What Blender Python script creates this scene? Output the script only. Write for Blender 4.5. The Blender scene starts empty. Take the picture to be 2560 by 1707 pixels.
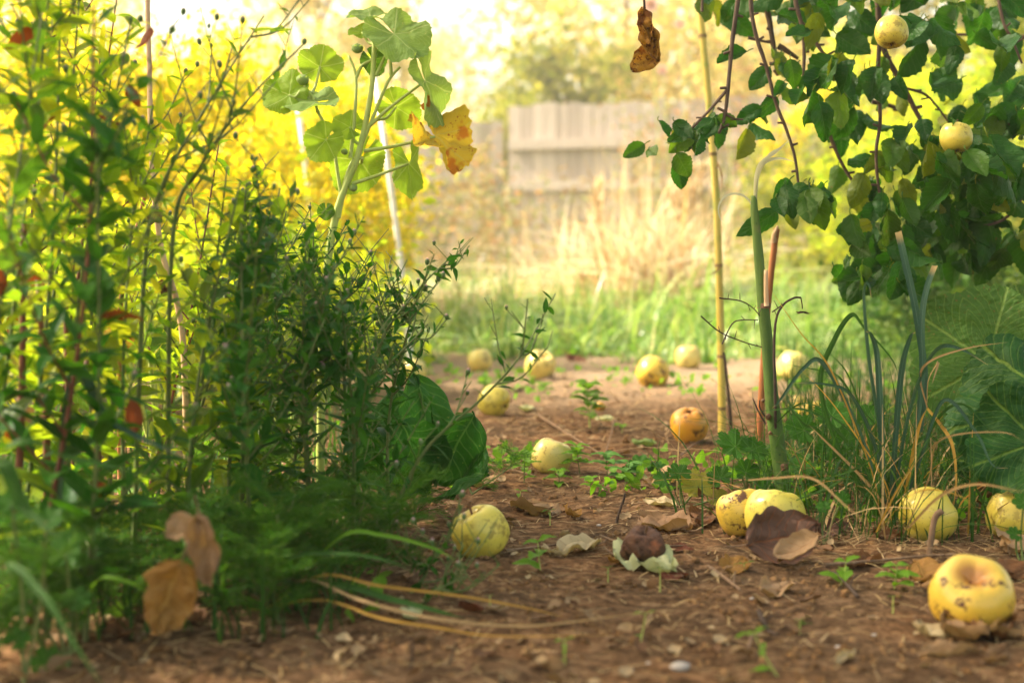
import bpy, math, random
import numpy as np
from mathutils import Vector, Matrix, noise as mnoise

random.seed(11)
rng = np.random.default_rng(11)
sc = bpy.context.scene
COL = sc.collection

# ------------------------------------------------------------------ camera, sky, sun
F, CX, CY, CAMZ = 3555.0, 1280.0, 853.5, 0.35
PITCH = math.atan(213.0 / F)
cam_d = bpy.data.cameras.new('camera')
cam = bpy.data.objects.new('camera', cam_d)
COL.objects.link(cam)
cam.location = (0, 0, CAMZ)
cam.rotation_euler = (math.pi / 2 - PITCH, 0, 0)
cam_d.sensor_width = 36.0
cam_d.lens = 50.0
cam_d.clip_start = 0.05
cam_d.clip_end = 800
cam_d.dof.use_dof = True
cam_d.dof.focus_distance = 1.95
cam_d.dof.aperture_fstop = 4.0
sc.camera = cam

SUN_EL, SUN_AZ = math.radians(42), math.radians(-77)     # azimuth from +Y towards +X
S = Vector((math.sin(SUN_AZ) * math.cos(SUN_EL), math.cos(SUN_AZ) * math.cos(SUN_EL), math.sin(SUN_EL)))
w = bpy.data.worlds.new('World')
sc.world = w
w.use_nodes = True
wt = w.node_tree
sky = wt.nodes.new('ShaderNodeTexSky')
sky.sky_type = 'NISHITA'
sky.sun_disc = False
sky.sun_elevation = SUN_EL
sky.sun_rotation = SUN_AZ % (2 * math.pi)
sky.air_density = 1.0
sky.dust_density = 4.0
sky.ozone_density = 1.0
bgn = wt.nodes['Background']
wmx = wt.nodes.new('ShaderNodeMix'); wmx.data_type = 'RGBA'; wmx.blend_type = 'MULTIPLY'
wmx.inputs[0].default_value = 1.0; wmx.inputs[7].default_value = (1.0, 0.885, 0.66, 1)
wt.links.new(sky.outputs[0], wmx.inputs[6]); wt.links.new(wmx.outputs[2], bgn.inputs['Color'])
bgn.inputs['Strength'].default_value = 0.15
sl = bpy.data.lights.new('sun', 'SUN')
sl.energy = 3.6
sl.angle = math.radians(3.0)
sl.color = (1.0, 0.92, 0.79)
so = bpy.data.objects.new('sun', sl)
COL.objects.link(so)
so.rotation_euler = S.to_track_quat('Z', 'Y').to_euler()
so.location = (-6, 9, 8)

sc.view_settings.view_transform = 'Standard'
sc.view_settings.look = 'None'
sc.view_settings.gamma = 1
sc.view_settings.exposure = 2.2
cy = sc.cycles
cy.max_bounces = 8
cy.diffuse_bounces = 4
cy.transmission_bounces = 6
cy.transparent_max_bounces = 8
cy.caustics_reflective = False
cy.caustics_refractive = False
cy.sample_clamp_indirect = 6
cy.use_denoising = True

# ------------------------------------------------------------------ pixel helpers (photo coordinates 2560 x 1707)
cp, sp = math.cos(PITCH), math.sin(PITCH)
CAM = np.array([0, 0, CAMZ])
FWD = np.array([0, cp, -sp]); UPV = np.array([0, sp, cp]); RGT = np.array([1.0, 0, 0])
def P(x, y, d):
    return CAM + d * (FWD + (x - CX) / F * RGT + (CY - y) / F * UPV)
def G(x, y):
    r = FWD + (x - CX) / F * RGT + (CY - y) / F * UPV
    t = -CAMZ / r[2]
    p = CAM + t * r
    p[2] = gz(p[0], p[1])
    return p
def Gd(x, d):
    y = (d - CAMZ * sp) / cp
    X = (x - CX) / F * d
    return np.array([X, y, gz(X, y)])
def px(n, d): return n * d / F
def gdepth(y):
    r = FWD + (CY - y) / F * UPV
    return -CAMZ / r[2]
def yground(d):     # picture row of the ground at depth d
    return CY + (CAMZ / d - sp) / cp * F

# ------------------------------------------------------------------ numeric noise
_perm = rng.random((256, 256))
def vnoise(x, y):
    x = np.asarray(x, float); y = np.asarray(y, float)
    xi = np.floor(x).astype(int); yi = np.floor(y).astype(int)
    fx = x - xi; fy = y - yi
    fx = fx * fx * (3 - 2 * fx); fy = fy * fy * (3 - 2 * fy)
    a = _perm[xi % 256, yi % 256]; b = _perm[(xi + 1) % 256, yi % 256]
    c = _perm[xi % 256, (yi + 1) % 256]; d = _perm[(xi + 1) % 256, (yi + 1) % 256]
    return (a * (1 - fx) + b * fx) * (1 - fy) + (c * (1 - fx) + d * fx) * fy
def fbm(x, y, o=4):
    s = 0; a = 1.0; t = 0
    for i in range(o):
        s = s + a * vnoise(x * 2 ** i + 17.3 * i, y * 2 ** i + 5.1 * i); t += a; a *= 0.5
    return s / t
def ground_z(x, y):
    x = np.asarray(x, float); y = np.asarray(y, float)
    near = np.clip((5.5 - y) / 2.0, 0, 1)
    z = 0.030 * (fbm(x * 1.3, y * 1.3, 3) - 0.5)
    z = z + near * (0.012 * (fbm(x * 9, y * 9, 3) - 0.5) + 0.012 * (fbm(x * 38, y * 38, 4) - 0.5))
    z = z + 0.014 * np.exp(-((y - 2.25) / 0.16) ** 2) * np.clip((x + 0.5) * 3, 0, 1)
    return z
def gz(x, y): return float(ground_z(np.array([x]), np.array([y]))[0])

# ------------------------------------------------------------------ mesh building
class T:            # a template: vertices, the leaf coordinates of each vertex, quads
    def __init__(s, V, L, Q):
        s.V = np.asarray(V, float); s.L = np.asarray(L, float); s.Q = np.asarray(Q, int)
class MB:
    def __init__(s):
        s.V = []; s.L = []; s.Q = []; s.n = 0
    def add(s, V, L, Q):
        V = np.asarray(V, float)
        s.V.append(V); s.L.append(np.asarray(L, float)); s.Q.append(np.asarray(Q, int) + s.n); s.n += len(V)
    def inst(s, t, R, loc):
        R = np.asarray(R, float).reshape(-1, 3, 3); loc = np.asarray(loc, float).reshape(-1, 3)
        k = len(R)
        if k == 0: return
        V = np.einsum('kij,nj->kni', R, t.V) + loc[:, None, :]
        nv = len(t.V)
        Q = (t.Q[None] + (np.arange(k) * nv)[:, None, None]).reshape(-1, 4)
        s.add(V.reshape(-1, 3), np.tile(t.L, (k, 1)), Q)
    def build(s, name, mat, parent=None, loc=None, smooth=True):
        V = np.concatenate(s.V); L = np.concatenate(s.L); Q = np.concatenate(s.Q)
        origin = np.zeros(3)
        if loc is not None: origin = np.asarray(loc, float)
        elif parent is not None: origin = np.array(parent.matrix_world.translation) if False else np.array(parent['_o']) if '_o' in parent else np.zeros(3)
        V = V - origin
        me = bpy.data.meshes.new(name)
        me.vertices.add(len(V)); me.vertices.foreach_set('co', V.astype(np.float32).ravel())
        tri = Q[:, 2] == Q[:, 3]
        Qq = Q[~tri]; Qt = Q[tri][:, :3]
        lv = np.concatenate([Qq.ravel(), Qt.ravel()]).astype(np.int32)
        ls = np.concatenate([np.arange(len(Qq)) * 4, len(Qq) * 4 + np.arange(len(Qt)) * 3]).astype(np.int32)
        me.loops.add(len(lv)); me.loops.foreach_set('vertex_index', lv)
        me.polygons.add(len(ls)); me.polygons.foreach_set('loop_start', ls)
        at = me.attributes.new('luv', 'FLOAT_VECTOR', 'POINT')
        at.data.foreach_set('vector', L.astype(np.float32).ravel())
        me.update(calc_edges=True); me.validate()
        if smooth: me.polygons.foreach_set('use_smooth', np.ones(len(me.polygons), bool))
        me.materials.append(mat)
        o = bpy.data.objects.new(name, me); COL.objects.link(o)
        if parent is not None:
            o.parent = parent
        elif loc is not None:
            o.location = Vector(origin)
        return o

def tag(o, label=None, cat=None, group=None, kind=None):
    if label: o['label'] = label
    if cat: o['category'] = cat
    if group: o['group'] = group
    if kind: o['kind'] = kind
    return o
EMPTIES = []
def thing(name, base, label, cat, group=None):
    o = bpy.data.objects.new(name, None); COL.objects.link(o)
    o.location = Vector(base); o.empty_display_size = 0.02
    o['_o'] = [float(v) for v in base]
    EMPTIES.append(o)
    return tag(o, label, cat, group)

def norm(v):
    v = np.asarray(v, float); n = np.linalg.norm(v); return v / n if n > 1e-9 else np.array([0, 0, 1.0])
def basis(y, n, sx=1, sy=1, sz=1):
    y = norm(y); n = np.asarray(n, float); z = n - n.dot(y) * y
    if np.linalg.norm(z) < 1e-4: z = np.cross(y, [0.3, 0.5, 0.8])
    z = norm(z); x = np.cross(y, z)
    return np.stack([x * sx, y * sy, z * sz], 1)
def rand_rot(k, up=0.0, scale=None):
    q = rng.normal(size=(k, 4)); q[:, 0] += up; q /= np.linalg.norm(q, axis=1)[:, None]
    a, b, c, d = q.T
    R = np.stack([1 - 2 * (c * c + d * d), 2 * (b * c - a * d), 2 * (b * d + a * c), 2 * (b * c + a * d), 1 - 2 * (b * b + d * d),
                  2 * (c * d - a * b), 2 * (b * d - a * c), 2 * (c * d + a * b), 1 - 2 * (b * b + c * c)], 1).reshape(k, 3, 3)
    if scale is not None: R = R * np.asarray(scale)[:, None, None]
    return R
def smooth(pts, n=6):
    p = [np.asarray(q, float) for q in pts]
    if len(p) < 3:
        return np.array([p[0] + (p[-1] - p[0]) * t for t in np.linspace(0, 1, n + 1)])
    p = [2 * p[0] - p[1]] + p + [2 * p[-1] - p[-2]]
    out = []
    for i in range(1, len(p) - 2):
        for t in np.linspace(0, 1, n, endpoint=False):
            a, b, c, d = p[i - 1:i + 3]
            out.append(0.5 * (2 * b + (c - a) * t + (2 * a - 5 * b + 4 * c - d) * t * t + (3 * b - a - 3 * c + d) * t ** 3))
    out.append(p[-2]); return np.array(out)
def tube(mb, pts, r0, r1=None, sides=7, n=5, knots=None, rough=0.0, cap=True):
    pts = smooth(pts, n) if n else np.asarray(pts, float)
    m = len(pts); r1 = r0 if r1 is None else r1
    rad = np.linspace(r0, r1, m)
    if knots is not None: rad = np.interp(np.linspace(0, 1, m), np.linspace(0, 1, len(knots)), knots)
    tan = np.gradient(pts, axis=0); u = np.array([0.13, 0.9, 0.1]); V = []; L = []
    ln = 0
    for i in range(m):
        t = norm(tan[i]); u = norm(u - u.dot(t) * t); v = np.cross(t, u)
        if i: ln += np.linalg.norm(pts[i] - pts[i - 1])
        for k in range(sides):
            a = 2 * math.pi * k / sides
            rr = rad[i] * (1 + rough * random.uniform(-1, 1))
            V.append(pts[i] + rr * (math.cos(a) * u + math.sin(a) * v)); L.append((math.cos(a), ln, math.sin(a)))
    Q = [(i * sides + k, i * sides + (k + 1) % sides, (i + 1) * sides + (k + 1) % sides, (i + 1) * sides + k) for i in range(m - 1) for k in range(sides)]
    if cap:
        for end, ring in ((pts[-1], m - 1), (pts[0], 0)):
            V.append(end); L.append((0, ln if ring else 0, 0)); c = len(V) - 1
            for k in range(sides):
                Q.append((ring * sides + k, ring * sides + (k + 1) % sides, c, c))
    mb.add(V, L, Q)
    return pts
def ribbon(mb, pts, width, n_hint=(0, -1, 0.4), n=6, fold=0.25, base=0.7, tipw=0.04, mid=0.35, tw=0.0, blunt=False):
    pts = smooth(pts, n); m = len(pts); tan = np.gradient(pts, axis=0); V = []; L = []; nh = np.asarray(n_hint, float)
    for i in range(m):
        t = i / (m - 1); tt = norm(tan[i])
        a = tw * t
        z = norm(nh - nh.dot(tt) * tt); x = np.cross(tt, z)
        x, z = x * math.cos(a) + z * math.sin(a), z * math.cos(a) - x * math.sin(a)
        wv = width * (base + (1 - base) * min(1, t / mid)) * (1 if blunt else max(tipw, (1 - max(0, (t - mid) / (1 - mid)) ** 1.8)))
        for u in (-1, -0.5, 0, 0.5, 1):
            V.append(pts[i] + x * u * wv / 2 + z * abs(u) * fold * wv / 2); L.append((u, t, i))
    Q = [(i * 5 + k, i * 5 + k + 1, (i + 1) * 5 + k + 1, (i + 1) * 5 + k) for i in range(m - 1) for k in range(4)]
    mb.add(V, L, Q)

# leaf templates --------------------------------------------------------
def leaf_T(nl=8, nw=2, wid=0.3, shape=1.0, fold=0.3, curl=0.2, ripple=0.03, serr=0.0, tip=1.3, seed=0, cup=0.0, pet=0.0, rp=0.8):
    r = random.Random(seed); V = []; L = []
    ph = r.uniform(0, 6)
    for i in range(nl + 1):
        v = i / nl
        hw = wid * (math.sin(math.pi * v ** shape) ** rp if 0 < v < 1 else 0.0) * (1 - 0.25 * v ** tip)
        if i == 0: hw = 0.02
        for j in range(-nw, nw + 1):
            u = j / nw
            e = abs(u) == 1
            x = u * hw * (1 + (serr * (r.uniform(-1, 1) + (0.8 if i % 2 else -0.8)) if e else 0))
            z = fold * abs(x) - curl * v * v + ripple * math.sin(v * 9 + ph + (2 if u < 0 else 0)) * abs(u) + cup * x * x * 4 + r.uniform(-1, 1) * ripple * 0.4
            V.append((x, v + pet, z)); L.append((u, v, 0))
    w_ = 2 * nw + 1
    Q = [(i * w_ + k, i * w_ + k + 1, (i + 1) * w_ + k + 1, (i + 1) * w_ + k) for i in range(nl) for k in range(w_ - 1)]
    return T(V, L, Q)
def roll_leaf(seed, nl=16, nw=6, wid=0.34, roll=2.0, bend=0.8, crump=0.05, twist=0.4, wob=0.07):
    """dry curled leaf: rolled round its midrib, bent and crumpled"""
    r = random.Random(seed); V = []; L = []; o = Vector((r.uniform(0, 50), r.uniform(0, 50), 0))
    for i in range(nl + 1):
        v = i / nl
        hw = wid * (max(0.0, math.sin(math.pi * v ** 0.85)) ** 0.75 + 0.015) * (1 + wob * math.sin(v * 23 + seed))
        a = bend * (v - 0.5); rad = 1 / max(abs(bend), 1e-3)
        cy_ = math.sin(a) * rad; cz_ = (1 - math.cos(a)) * rad * (1 if bend > 0 else -1)
        for j in range(-nw, nw + 1):
            u = j / nw; s_ = u * hw
            k = roll / wid * (0.6 + 0.8 * r.random() * 0.2)
            th = s_ * roll / wid * 0.5
            x = math.sin(th) / (roll / wid * 0.5); z = (1 - math.cos(th)) / (roll / wid * 0.5)
            n_ = mnoise.noise_vector(Vector((u * 2.2, v * 3.5, 0)) + o)
            n2 = mnoise.noise_vector(Vector((u * 6, v * 9, 3)) + o)
            x += n_.x * crump; z += n_.z * crump * 1.6 + n2.z * crump * 0.6
            tw = twist * (v - 0.5)
            x, z = x * math.cos(tw) - z * math.sin(tw), x * math.sin(tw) + z * math.cos(tw)
            V.append((x, cy_ + 0.5 + n_.y * crump, z + cz_)); L.append((u, v, 0))
    w_ = 2 * nw + 1
    Q = [(i * w_ + k, i * w_ + k + 1, (i + 1) * w_ + k + 1, (i + 1) * w_ + k) for i in range(nl) for k in range(w_ - 1)]
    return T(V, L, Q)
def palm_T(seed=0, nth=61, nr=7, lobes=5, depth=0.12, scal=0.03, scn=34, cup=0.15, wave=0.06, sinus=0.35, droop=0.2, sharp=1.0, elong=1.0):
    """round palmate leaf; the stalk meets it at the origin, the middle lobe points along +y"""
    r = random.Random(seed); V = []; L = []; ph = r.uniform(0, 6)
    span = math.pi - sinus
    for k in range(nr + 1):
        q = k / nr
        for i in range(nth):
            th = -span + 2 * span * i / (nth - 1)
            f = abs(math.cos(th * lobes / 2 * (math.pi / (span)) * 1.0)) if True else 0
            lob = 1 - depth * (1 - f ** sharp)
            base = 0.86 + 0.14 * math.cos(th)
            R = base * lob * (1 + scal * (abs((th * scn / 6.28) % 1 - 0.5) * 4 - 1)) * (1 + 0.02 * r.uniform(-1, 1) * (k == nr))
            rr = q * R
            x = rr * math.sin(th); y = rr * math.cos(th) * elong
            z = cup * rr * rr - droop * max(0, y) ** 2 + wave * q * q * math.sin(th * lobes + ph) + 0.035 * (f - 0.5) * q + wave * 0.6 * mnoise.noise(Vector((x * 3.5, y * 3.5, seed))) + wave * .25 * mnoise.noise(Vector((x * 9, y * 9, seed)))
            V.append((x, y, z)); L.append((th, q, lobes * math.pi / (2 * span)))
    Q = [(k * nth + i, k * nth + i + 1, (k + 1) * nth + i + 1, (k + 1) * nth + i) for k in range(nr) for i in range(nth - 1)]
    return T(V, L, Q)
SIMPLE = T([(-.0, 0, 0), (.28, .45, .07), (0, .5, 0), (-.28, .45, .07), (0, 1, -.06)], [(0, 0, 0), (1, .45, 0), (0, .5, 0), (-1, .45, 0), (0, 1, 0)],
           [(0, 1, 2, 2), (0, 2, 3, 3), (1, 4, 2, 2), (2, 4, 3, 3)])
def blob(mb, c, rx, ry, rz, nu=10, nv=7, axis=(0, 0, 1), rough=0.0, L=(0, 0, 0)):
    B = basis(axis, (0.3, -1, 0.2)); V = []; LL = []
    for i in range(nv + 1):
        ph = math.pi * i / nv
        for j in range(nu):
            a = 2 * math.pi * j / nu
            k = 1 + rough * random.uniform(-1, 1)
            p = np.array([rx * math.sin(ph) * math.cos(a), -rz * math.cos(ph), ry * math.sin(ph) * math.sin(a)]) * k
            V.append(np.asarray(c) + B @ p); LL.append((L[0], i / nv, j / nu))
    Q = [(i * nu + j, i * nu + (j + 1) % nu, (i + 1) * nu + (j + 1) % nu, (i + 1) * nu + j) for i in range(nv) for j in range(nu)]
    mb.add(V, LL, Q)
def box(mb, c, sx, sy, sz, R=None):
    V = np.array([(x, y, z) for x in (-.5, .5) for y in (-.5, .5) for z in (-.5, .5)]) * (sx, sy, sz)
    if R is not None: V = V @ np.asarray(R).T
    V = V + np.asarray(c)
    # separate corners per face keep the edges crisp
    Fs = [(0, 1, 3, 2), (4, 6, 7, 5), (0, 4, 5, 1), (2, 3, 7, 6), (0, 2, 6, 4), (1, 5, 7, 3)]
    VV = []; Q = []
    for f in Fs:
        Q.append(tuple(range(len(VV), len(VV) + 4))); VV += [V[i] for i in f]
    mb.add(VV, [(0, 0, 0)] * len(VV), Q)

# ------------------------------------------------------------------ materials
class Mat:
    def __init__(s, name):
        s.m = bpy.data.materials.new(name); s.m.use_nodes = True; s.t = s.m.node_tree
        for n in list(s.t.nodes): s.t.nodes.remove(n)
        s.out = s.t.nodes.new('ShaderNodeOutputMaterial')
    def n(s, typ, ins=None, **props):
        nd = s.t.nodes.new('ShaderNode' + typ)
        for k, v in props.items(): setattr(nd, k, v)
        for k, v in (ins or {}).items():
            sock = nd.inputs[k]
            if isinstance(v, bpy.types.NodeSocket): s.t.links.new(v, sock)
            else: sock.default_value = v
        return nd
    def math(s, op, a, b=0.0, c=None, clamp=False):
        ins = {0: a, 1: b}
        if c is not None: ins[2] = c
        nd = s.n('Math', ins, operation=op, use_clamp=clamp); return nd.outputs[0]
    def mix(s, f, a, b, mode='MIX'):
        nd = s.n('Mix', None, data_type='RGBA', blend_type=mode)
        for k, v in ((0, f), (6, a), (7, b)):
            if isinstance(v, bpy.types.NodeSocket): s.t.links.new(v, nd.inputs[k])
            else: nd.inputs[k].default_value = (v if k == 0 else (*v, 1)) if not (k and len(v) == 4) else v
        return nd.outputs[2]
    def ramp(s, f, stops, interp='LINEAR'):
        nd = s.n('ValToRGB'); cr = nd.color_ramp; cr.interpolation = interp
        while len(cr.elements) < len(stops): cr.elements.new(0.5)
        for e, (p, c) in zip(cr.elements, stops):
            e.position = p; e.color = (*c, 1) if len(c) == 3 else c
        s.t.links.new(f, nd.inputs[0]); return nd.outputs[0]
    def step(s, v, lo, hi):
        nd = s.n('MapRange', {'Value': v, 'From Min': lo, 'From Max': hi}, clamp=True, interpolation_type='SMOOTHSTEP'); return nd.outputs[0]
    def noise(s, scale, vec=None, detail=3.0, rough=0.55, dist=0.0):
        ins = {'Scale': scale, 'Detail': detail, 'Roughness': rough, 'Distortion': dist}
        if vec is not None: ins['Vector'] = vec
        return s.n('TexNoise', ins).outputs[0]
    def bump(s, h, strength=0.5, dist=0.01):
        return s.n('Bump', {'Height': h, 'Strength': strength, 'Distance': dist}).outputs[0]
    def done(s, surf):
        s.t.links.new(surf, s.out.inputs['Surface']); return s.m

def leaf_mat(name, cols, trans=0.45, tcol=1.0, vein=None, vk=0.5, kind='none', rough=0.45, spot=None, spot_at=0.66, edge=None, spec=0.09, nscale=30, tip=None, vw=0.05, patch=None, tt=(1.25, 1.25, 0.55), wr=0.0):
    """cols: list of base colours picked at random per leaf"""
    M = Mat(name)
    ri = M.n('NewGeometry').outputs['Random Per Island']
    k = len(cols)
    c = M.ramp(ri, [(i / max(1, k - 1) if k > 1 else 0, cc) for i, cc in enumerate(cols)])
    geo = M.n('TexCoord').outputs['Object']
    nz = M.noise(nscale, geo, 4)
    c = M.mix(M.math('MULTIPLY', nz, 0.55), c, M.mix(1.0, c, (0.55, 0.6, 0.4), 'MULTIPLY'))
    at = M.n('Attribute', None, attribute_name='luv').outputs['Vector']
    sx = M.n('SeparateXYZ', {0: at})
    U, V_ = sx.outputs[0], sx.outputs[1]
    vm = None
    if kind == 'pinnate':
        au = M.math('ABSOLUTE', U)
        mid = M.math('SUBTRACT', 1.0, M.step(au, 0.02, vw * 1.6))
        q = M.math('MULTIPLY', M.math('SUBTRACT', V_, M.math('MULTIPLY', au, 0.22)), 8.0)
        fr = M.math('ABSOLUTE', M.math('SUBTRACT', M.math('FRACT', q), 0.5))
        side = M.math('MULTIPLY', M.math('SUBTRACT', 1.0, M.step(fr, 0.02, 0.12)), 0.6)
        vm = M.math('MAXIMUM', mid, side)
        hb = M.math('ADD', M.math('MULTIPLY', vm, -0.7), M.math('MULTIPLY', nz, 0.6))
    elif kind == 'palm':
        L_ = sx.outputs[2]
        th = M.math('MULTIPLY', U, L_)
        q = M.math('ABSOLUTE', M.math('SUBTRACT', M.math('FRACT', M.math('ADD', M.math('DIVIDE', th, math.pi), 0.5)), 0.5))
        w1 = M.math('MULTIPLY', q, V_)
        main = M.math('SUBTRACT', 1.0, M.step(w1, 0.006, 0.022))
        s2 = M.math('ABSOLUTE', M.math('SUBTRACT', M.math('FRACT', M.math('MULTIPLY', M.math('SUBTRACT', V_, M.math('MULTIPLY', q, 1.7)), 6.0)), 0.5))
        sec = M.math('MULTIPLY', M.math('SUBTRACT', 1.0, M.step(s2, 0.03, 0.12)), M.math('MULTIPLY', M.step(V_, 0.12, 0.3), 0.42))
        vm = M.math('MAXIMUM', main, sec)
        hb = M.math('ADD', M.math('MULTIPLY', vm, -0.8), M.math('MULTIPLY', nz, 0.7))
    elif kind == 'blade':
        ln = M.math('ABSOLUTE', M.math('SUBTRACT', M.math('FRACT', M.math('MULTIPLY', U, 5.0)), 0.5))
        vm = M.math('MULTIPLY', M.step(ln, 0.25, 0.5), 0.5)
        mid = M.math('SUBTRACT', 1.0, M.step(M.math('ABSOLUTE', U), 0.02, 0.12))
        vm = M.math('MAXIMUM', vm, M.math('MULTIPLY', mid, 0.7)); hb = vm
    else:
        hb = nz
    if vein is not None and vm is not None:
        c = M.mix(M.math('MULTIPLY', vm, vk), c, vein)
    if patch is not None:
        f = M.step(M.noise(patch[1], geo, 3, 0.6), patch[2], patch[2] + 0.08)
        c = M.mix(f, c, patch[0])
    if tip is not None:
        f = M.math('MULTIPLY', M.step(V_, tip[1], 1.0), 1.0)
        c = M.mix(f, c, tip[0])
    if spot is not None:
        f = M.step(M.noise(nscale * 4.5, geo, 4, 0.7), spot_at, spot_at + 0.05)
        c = M.mix(f, c, spot)
    nrm_ = M.bump(hb, 0.5, 0.004)
    if wr > 0:
        nrm_ = M.n('Bump', {'Height': M.math('ADD', M.noise(90, geo, 3, 0.6), M.math('MULTIPLY', M.noise(35, geo, 2), 1.5)), 'Strength': wr, 'Distance': 0.012, 'Normal': nrm_}).outputs[0]
    bs = M.n('BsdfPrincipled', {'Base Color': c, 'Roughness': rough, 'Specular IOR Level': spec, 'Normal': nrm_})
    if trans > 0:
        tc = M.mix(1.0, c, tuple(v * tcol for v in tt), 'MULTIPLY')
        tr = M.n('BsdfTranslucent', {'Color': tc})
        sh = M.n('MixShader', {0: trans, 1: bs.outputs[0], 2: tr.outputs[0]})
        return M.done(sh.outputs[0])
    return M.done(bs.outputs[0])
def bark_mat(name, c1, c2, scale=60, rough=0.75, stretch=0.12, bump=0.6, c3=None, at3=0.6, per=0):
    M = Mat(name); tc = M.n('TexCoord').outputs['Object']
    mp = M.n('Mapping', {'Vector': tc, 'Scale': (1, 1, stretch)}).outputs[0]
    a = M.noise(scale, mp, 4, 0.65)
    c = M.ramp(a, [(0.3, c1), (0.7, c2)])
    if c3 is not None:
        c = M.mix(M.step(M.noise(scale * 0.25, tc, 3), at3, at3 + 0.12), c, c3)
    sp2 = M.step(M.noise(scale * 3, tc, 2), 0.68, 0.74)
    c = M.mix(M.math('MULTIPLY', sp2, 0.6), c, tuple(v * 0.3 for v in c1))
    bs = M.n('BsdfPrincipled', {'Base Color': c, 'Roughness': rough, 'Specular IOR Level': 0.3, 'Normal': M.bump(a, bump, 0.004)})
    return M.done(bs.outputs[0])

def soil_mat():
    M = Mat('garden_soil'); tc = M.n('TexCoord').outputs['Object']
    n1 = M.noise(5, tc, 5, 0.6); n2 = M.noise(60, tc, 5, 0.7); n3 = M.noise(300, tc, 3, 0.7)
    c = M.ramp(n2, [(0.30, (0.022, 0.012, 0.006)), (0.5, (0.122, 0.069, 0.034)), (0.72, (0.27, 0.168, 0.090))])
    c = M.mix(M.step(n1, 0.42, 0.62), c, M.mix(1.0, c, (1.45, 1.32, 1.2), 'MULTIPLY'))
    c = M.mix(M.math('MULTIPLY', M.step(M.noise(16, tc, 4, 0.6), 0.54, 0.62), 0.45), c, (0.045, 0.026, 0.014))
    c = M.mix(M.math('MULTIPLY', M.step(n3, 0.62, 0.72), 0.55), c, (0.36, 0.22, 0.13))
    c = M.mix(M.math('MULTIPLY', M.step(n3, 0.40, 0.30), 0.5), c, (0.035, 0.018, 0.010))
    sx = M.n('SeparateXYZ', {0: tc})
    yy = M.math('ADD', sx.outputs[1], M.math('MULTIPLY', M.noise(1.4, tc, 3), 1.6))
    dry = M.math('MULTIPLY', M.step(yy, 3.7, 5.2), 0.85)
    c = M.mix(dry, c, M.mix(n2, (0.22, 0.15, 0.09), (0.44, 0.33, 0.21)))
    lawn = M.step(yy, 6.2, 6.9)
    c = M.mix(lawn, c, M.mix(n2, (0.05, 0.08, 0.02), (0.22, 0.22, 0.08)))
    h = M.math('ADD', M.math('MULTIPLY', n2, 0.7), M.math('MULTIPLY', n3, 0.35))
    bs = M.n('BsdfPrincipled', {'Base Color': c, 'Roughness': 0.95, 'Specular IOR Level': 0.03, 'Normal': M.bump(h, 0.9, 0.012)})
    return M.done(bs.outputs[0])

def apple_mat(name, base, warm, blush, blush_at=0.6, russet=0.5, spots=0.6, rot=0.0):
    M = Mat(name); tc = M.n('TexCoord').outputs['Object']
    rnd = M.n('ObjectInfo').outputs['Random']
    off = M.n('VectorMath', {0: tc, 1: M.n('CombineXYZ', {0: M.math('MULTIPLY', rnd, 7.0), 1: M.math('MULTIPLY', rnd, 3.0)}).outputs[0]}, operation='ADD').outputs[0]
    n1 = M.noise(14, off, 3, 0.6)
    c = M.mix(M.step(n1, 0.35, 0.65), base, warm)
    n2 = M.noise(9, off, 3, 0.5)
    c = M.mix(M.math('MULTIPLY', M.step(n2, blush_at, blush_at + 0.2), 0.8), c, blush)
    at = M.n('Attribute', None, attribute_name='luv').outputs['Vector']
    sx = M.n('SeparateXYZ', {0: at})
    # lengthwise faint streaks
    st = M.noise(5, M.n('CombineXYZ', {0: M.math('MULTIPLY', sx.outputs[0], 9.0), 1: M.math('MULTIPLY', sx.outputs[1], 0.8), 2: rnd}).outputs[0], 2)
    c = M.mix(M.math('MULTIPLY', M.step(st, 0.5, 0.75), 0.35), c, warm)
    cav = M.math('SUBTRACT', 1.0, M.step(M.math('ADD', sx.outputs[2], M.math('MULTIPLY', M.math('SUBTRACT', n1, 0.5), 0.8)), 0.12, 0.62))
    c = M.mix(M.math('MULTIPLY', cav, russet), c, (0.34, 0.115, 0.020))
    v = M.n('TexVoronoi', {'Vector': off, 'Scale': 210.0}, feature='F1').outputs['Distance']
    dots = M.math('MULTIPLY', M.math('SUBTRACT', 1.0, M.step(v, 0.10, 0.22)), 0.6)
    c = M.mix(dots, c, (0.30, 0.18, 0.05))
    b = M.step(M.noise(70, off, 5, 0.75), 0.54 - 0.03 * spots, 0.58)
    b = M.math('MULTIPLY', b, M.step(M.noise(20, off, 1), 0.46, 0.56))
    c = M.mix(M.math('MULTIPLY', b, min(1.0, spots * 1.4)), c, (0.10, 0.035, 0.008))
    h = M.noise(60, off, 3)
    rg = M.mix(b, (0.32,) * 3, (0.7,) * 3)
    bs = M.n('BsdfPrincipled', {'Base Color': c, 'Roughness': M.math('ADD', 0.30, M.math('MULTIPLY', b, 0.3)), 'Specular IOR Level': 0.45,
                                'Subsurface Weight': 0.15, 'Subsurface Radius': (0.012, 0.008, 0.003), 'Subsurface Scale': 0.5, 'Normal': M.bump(h, 0.08, 0.003)})
    return M.done(bs.outputs[0])

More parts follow.
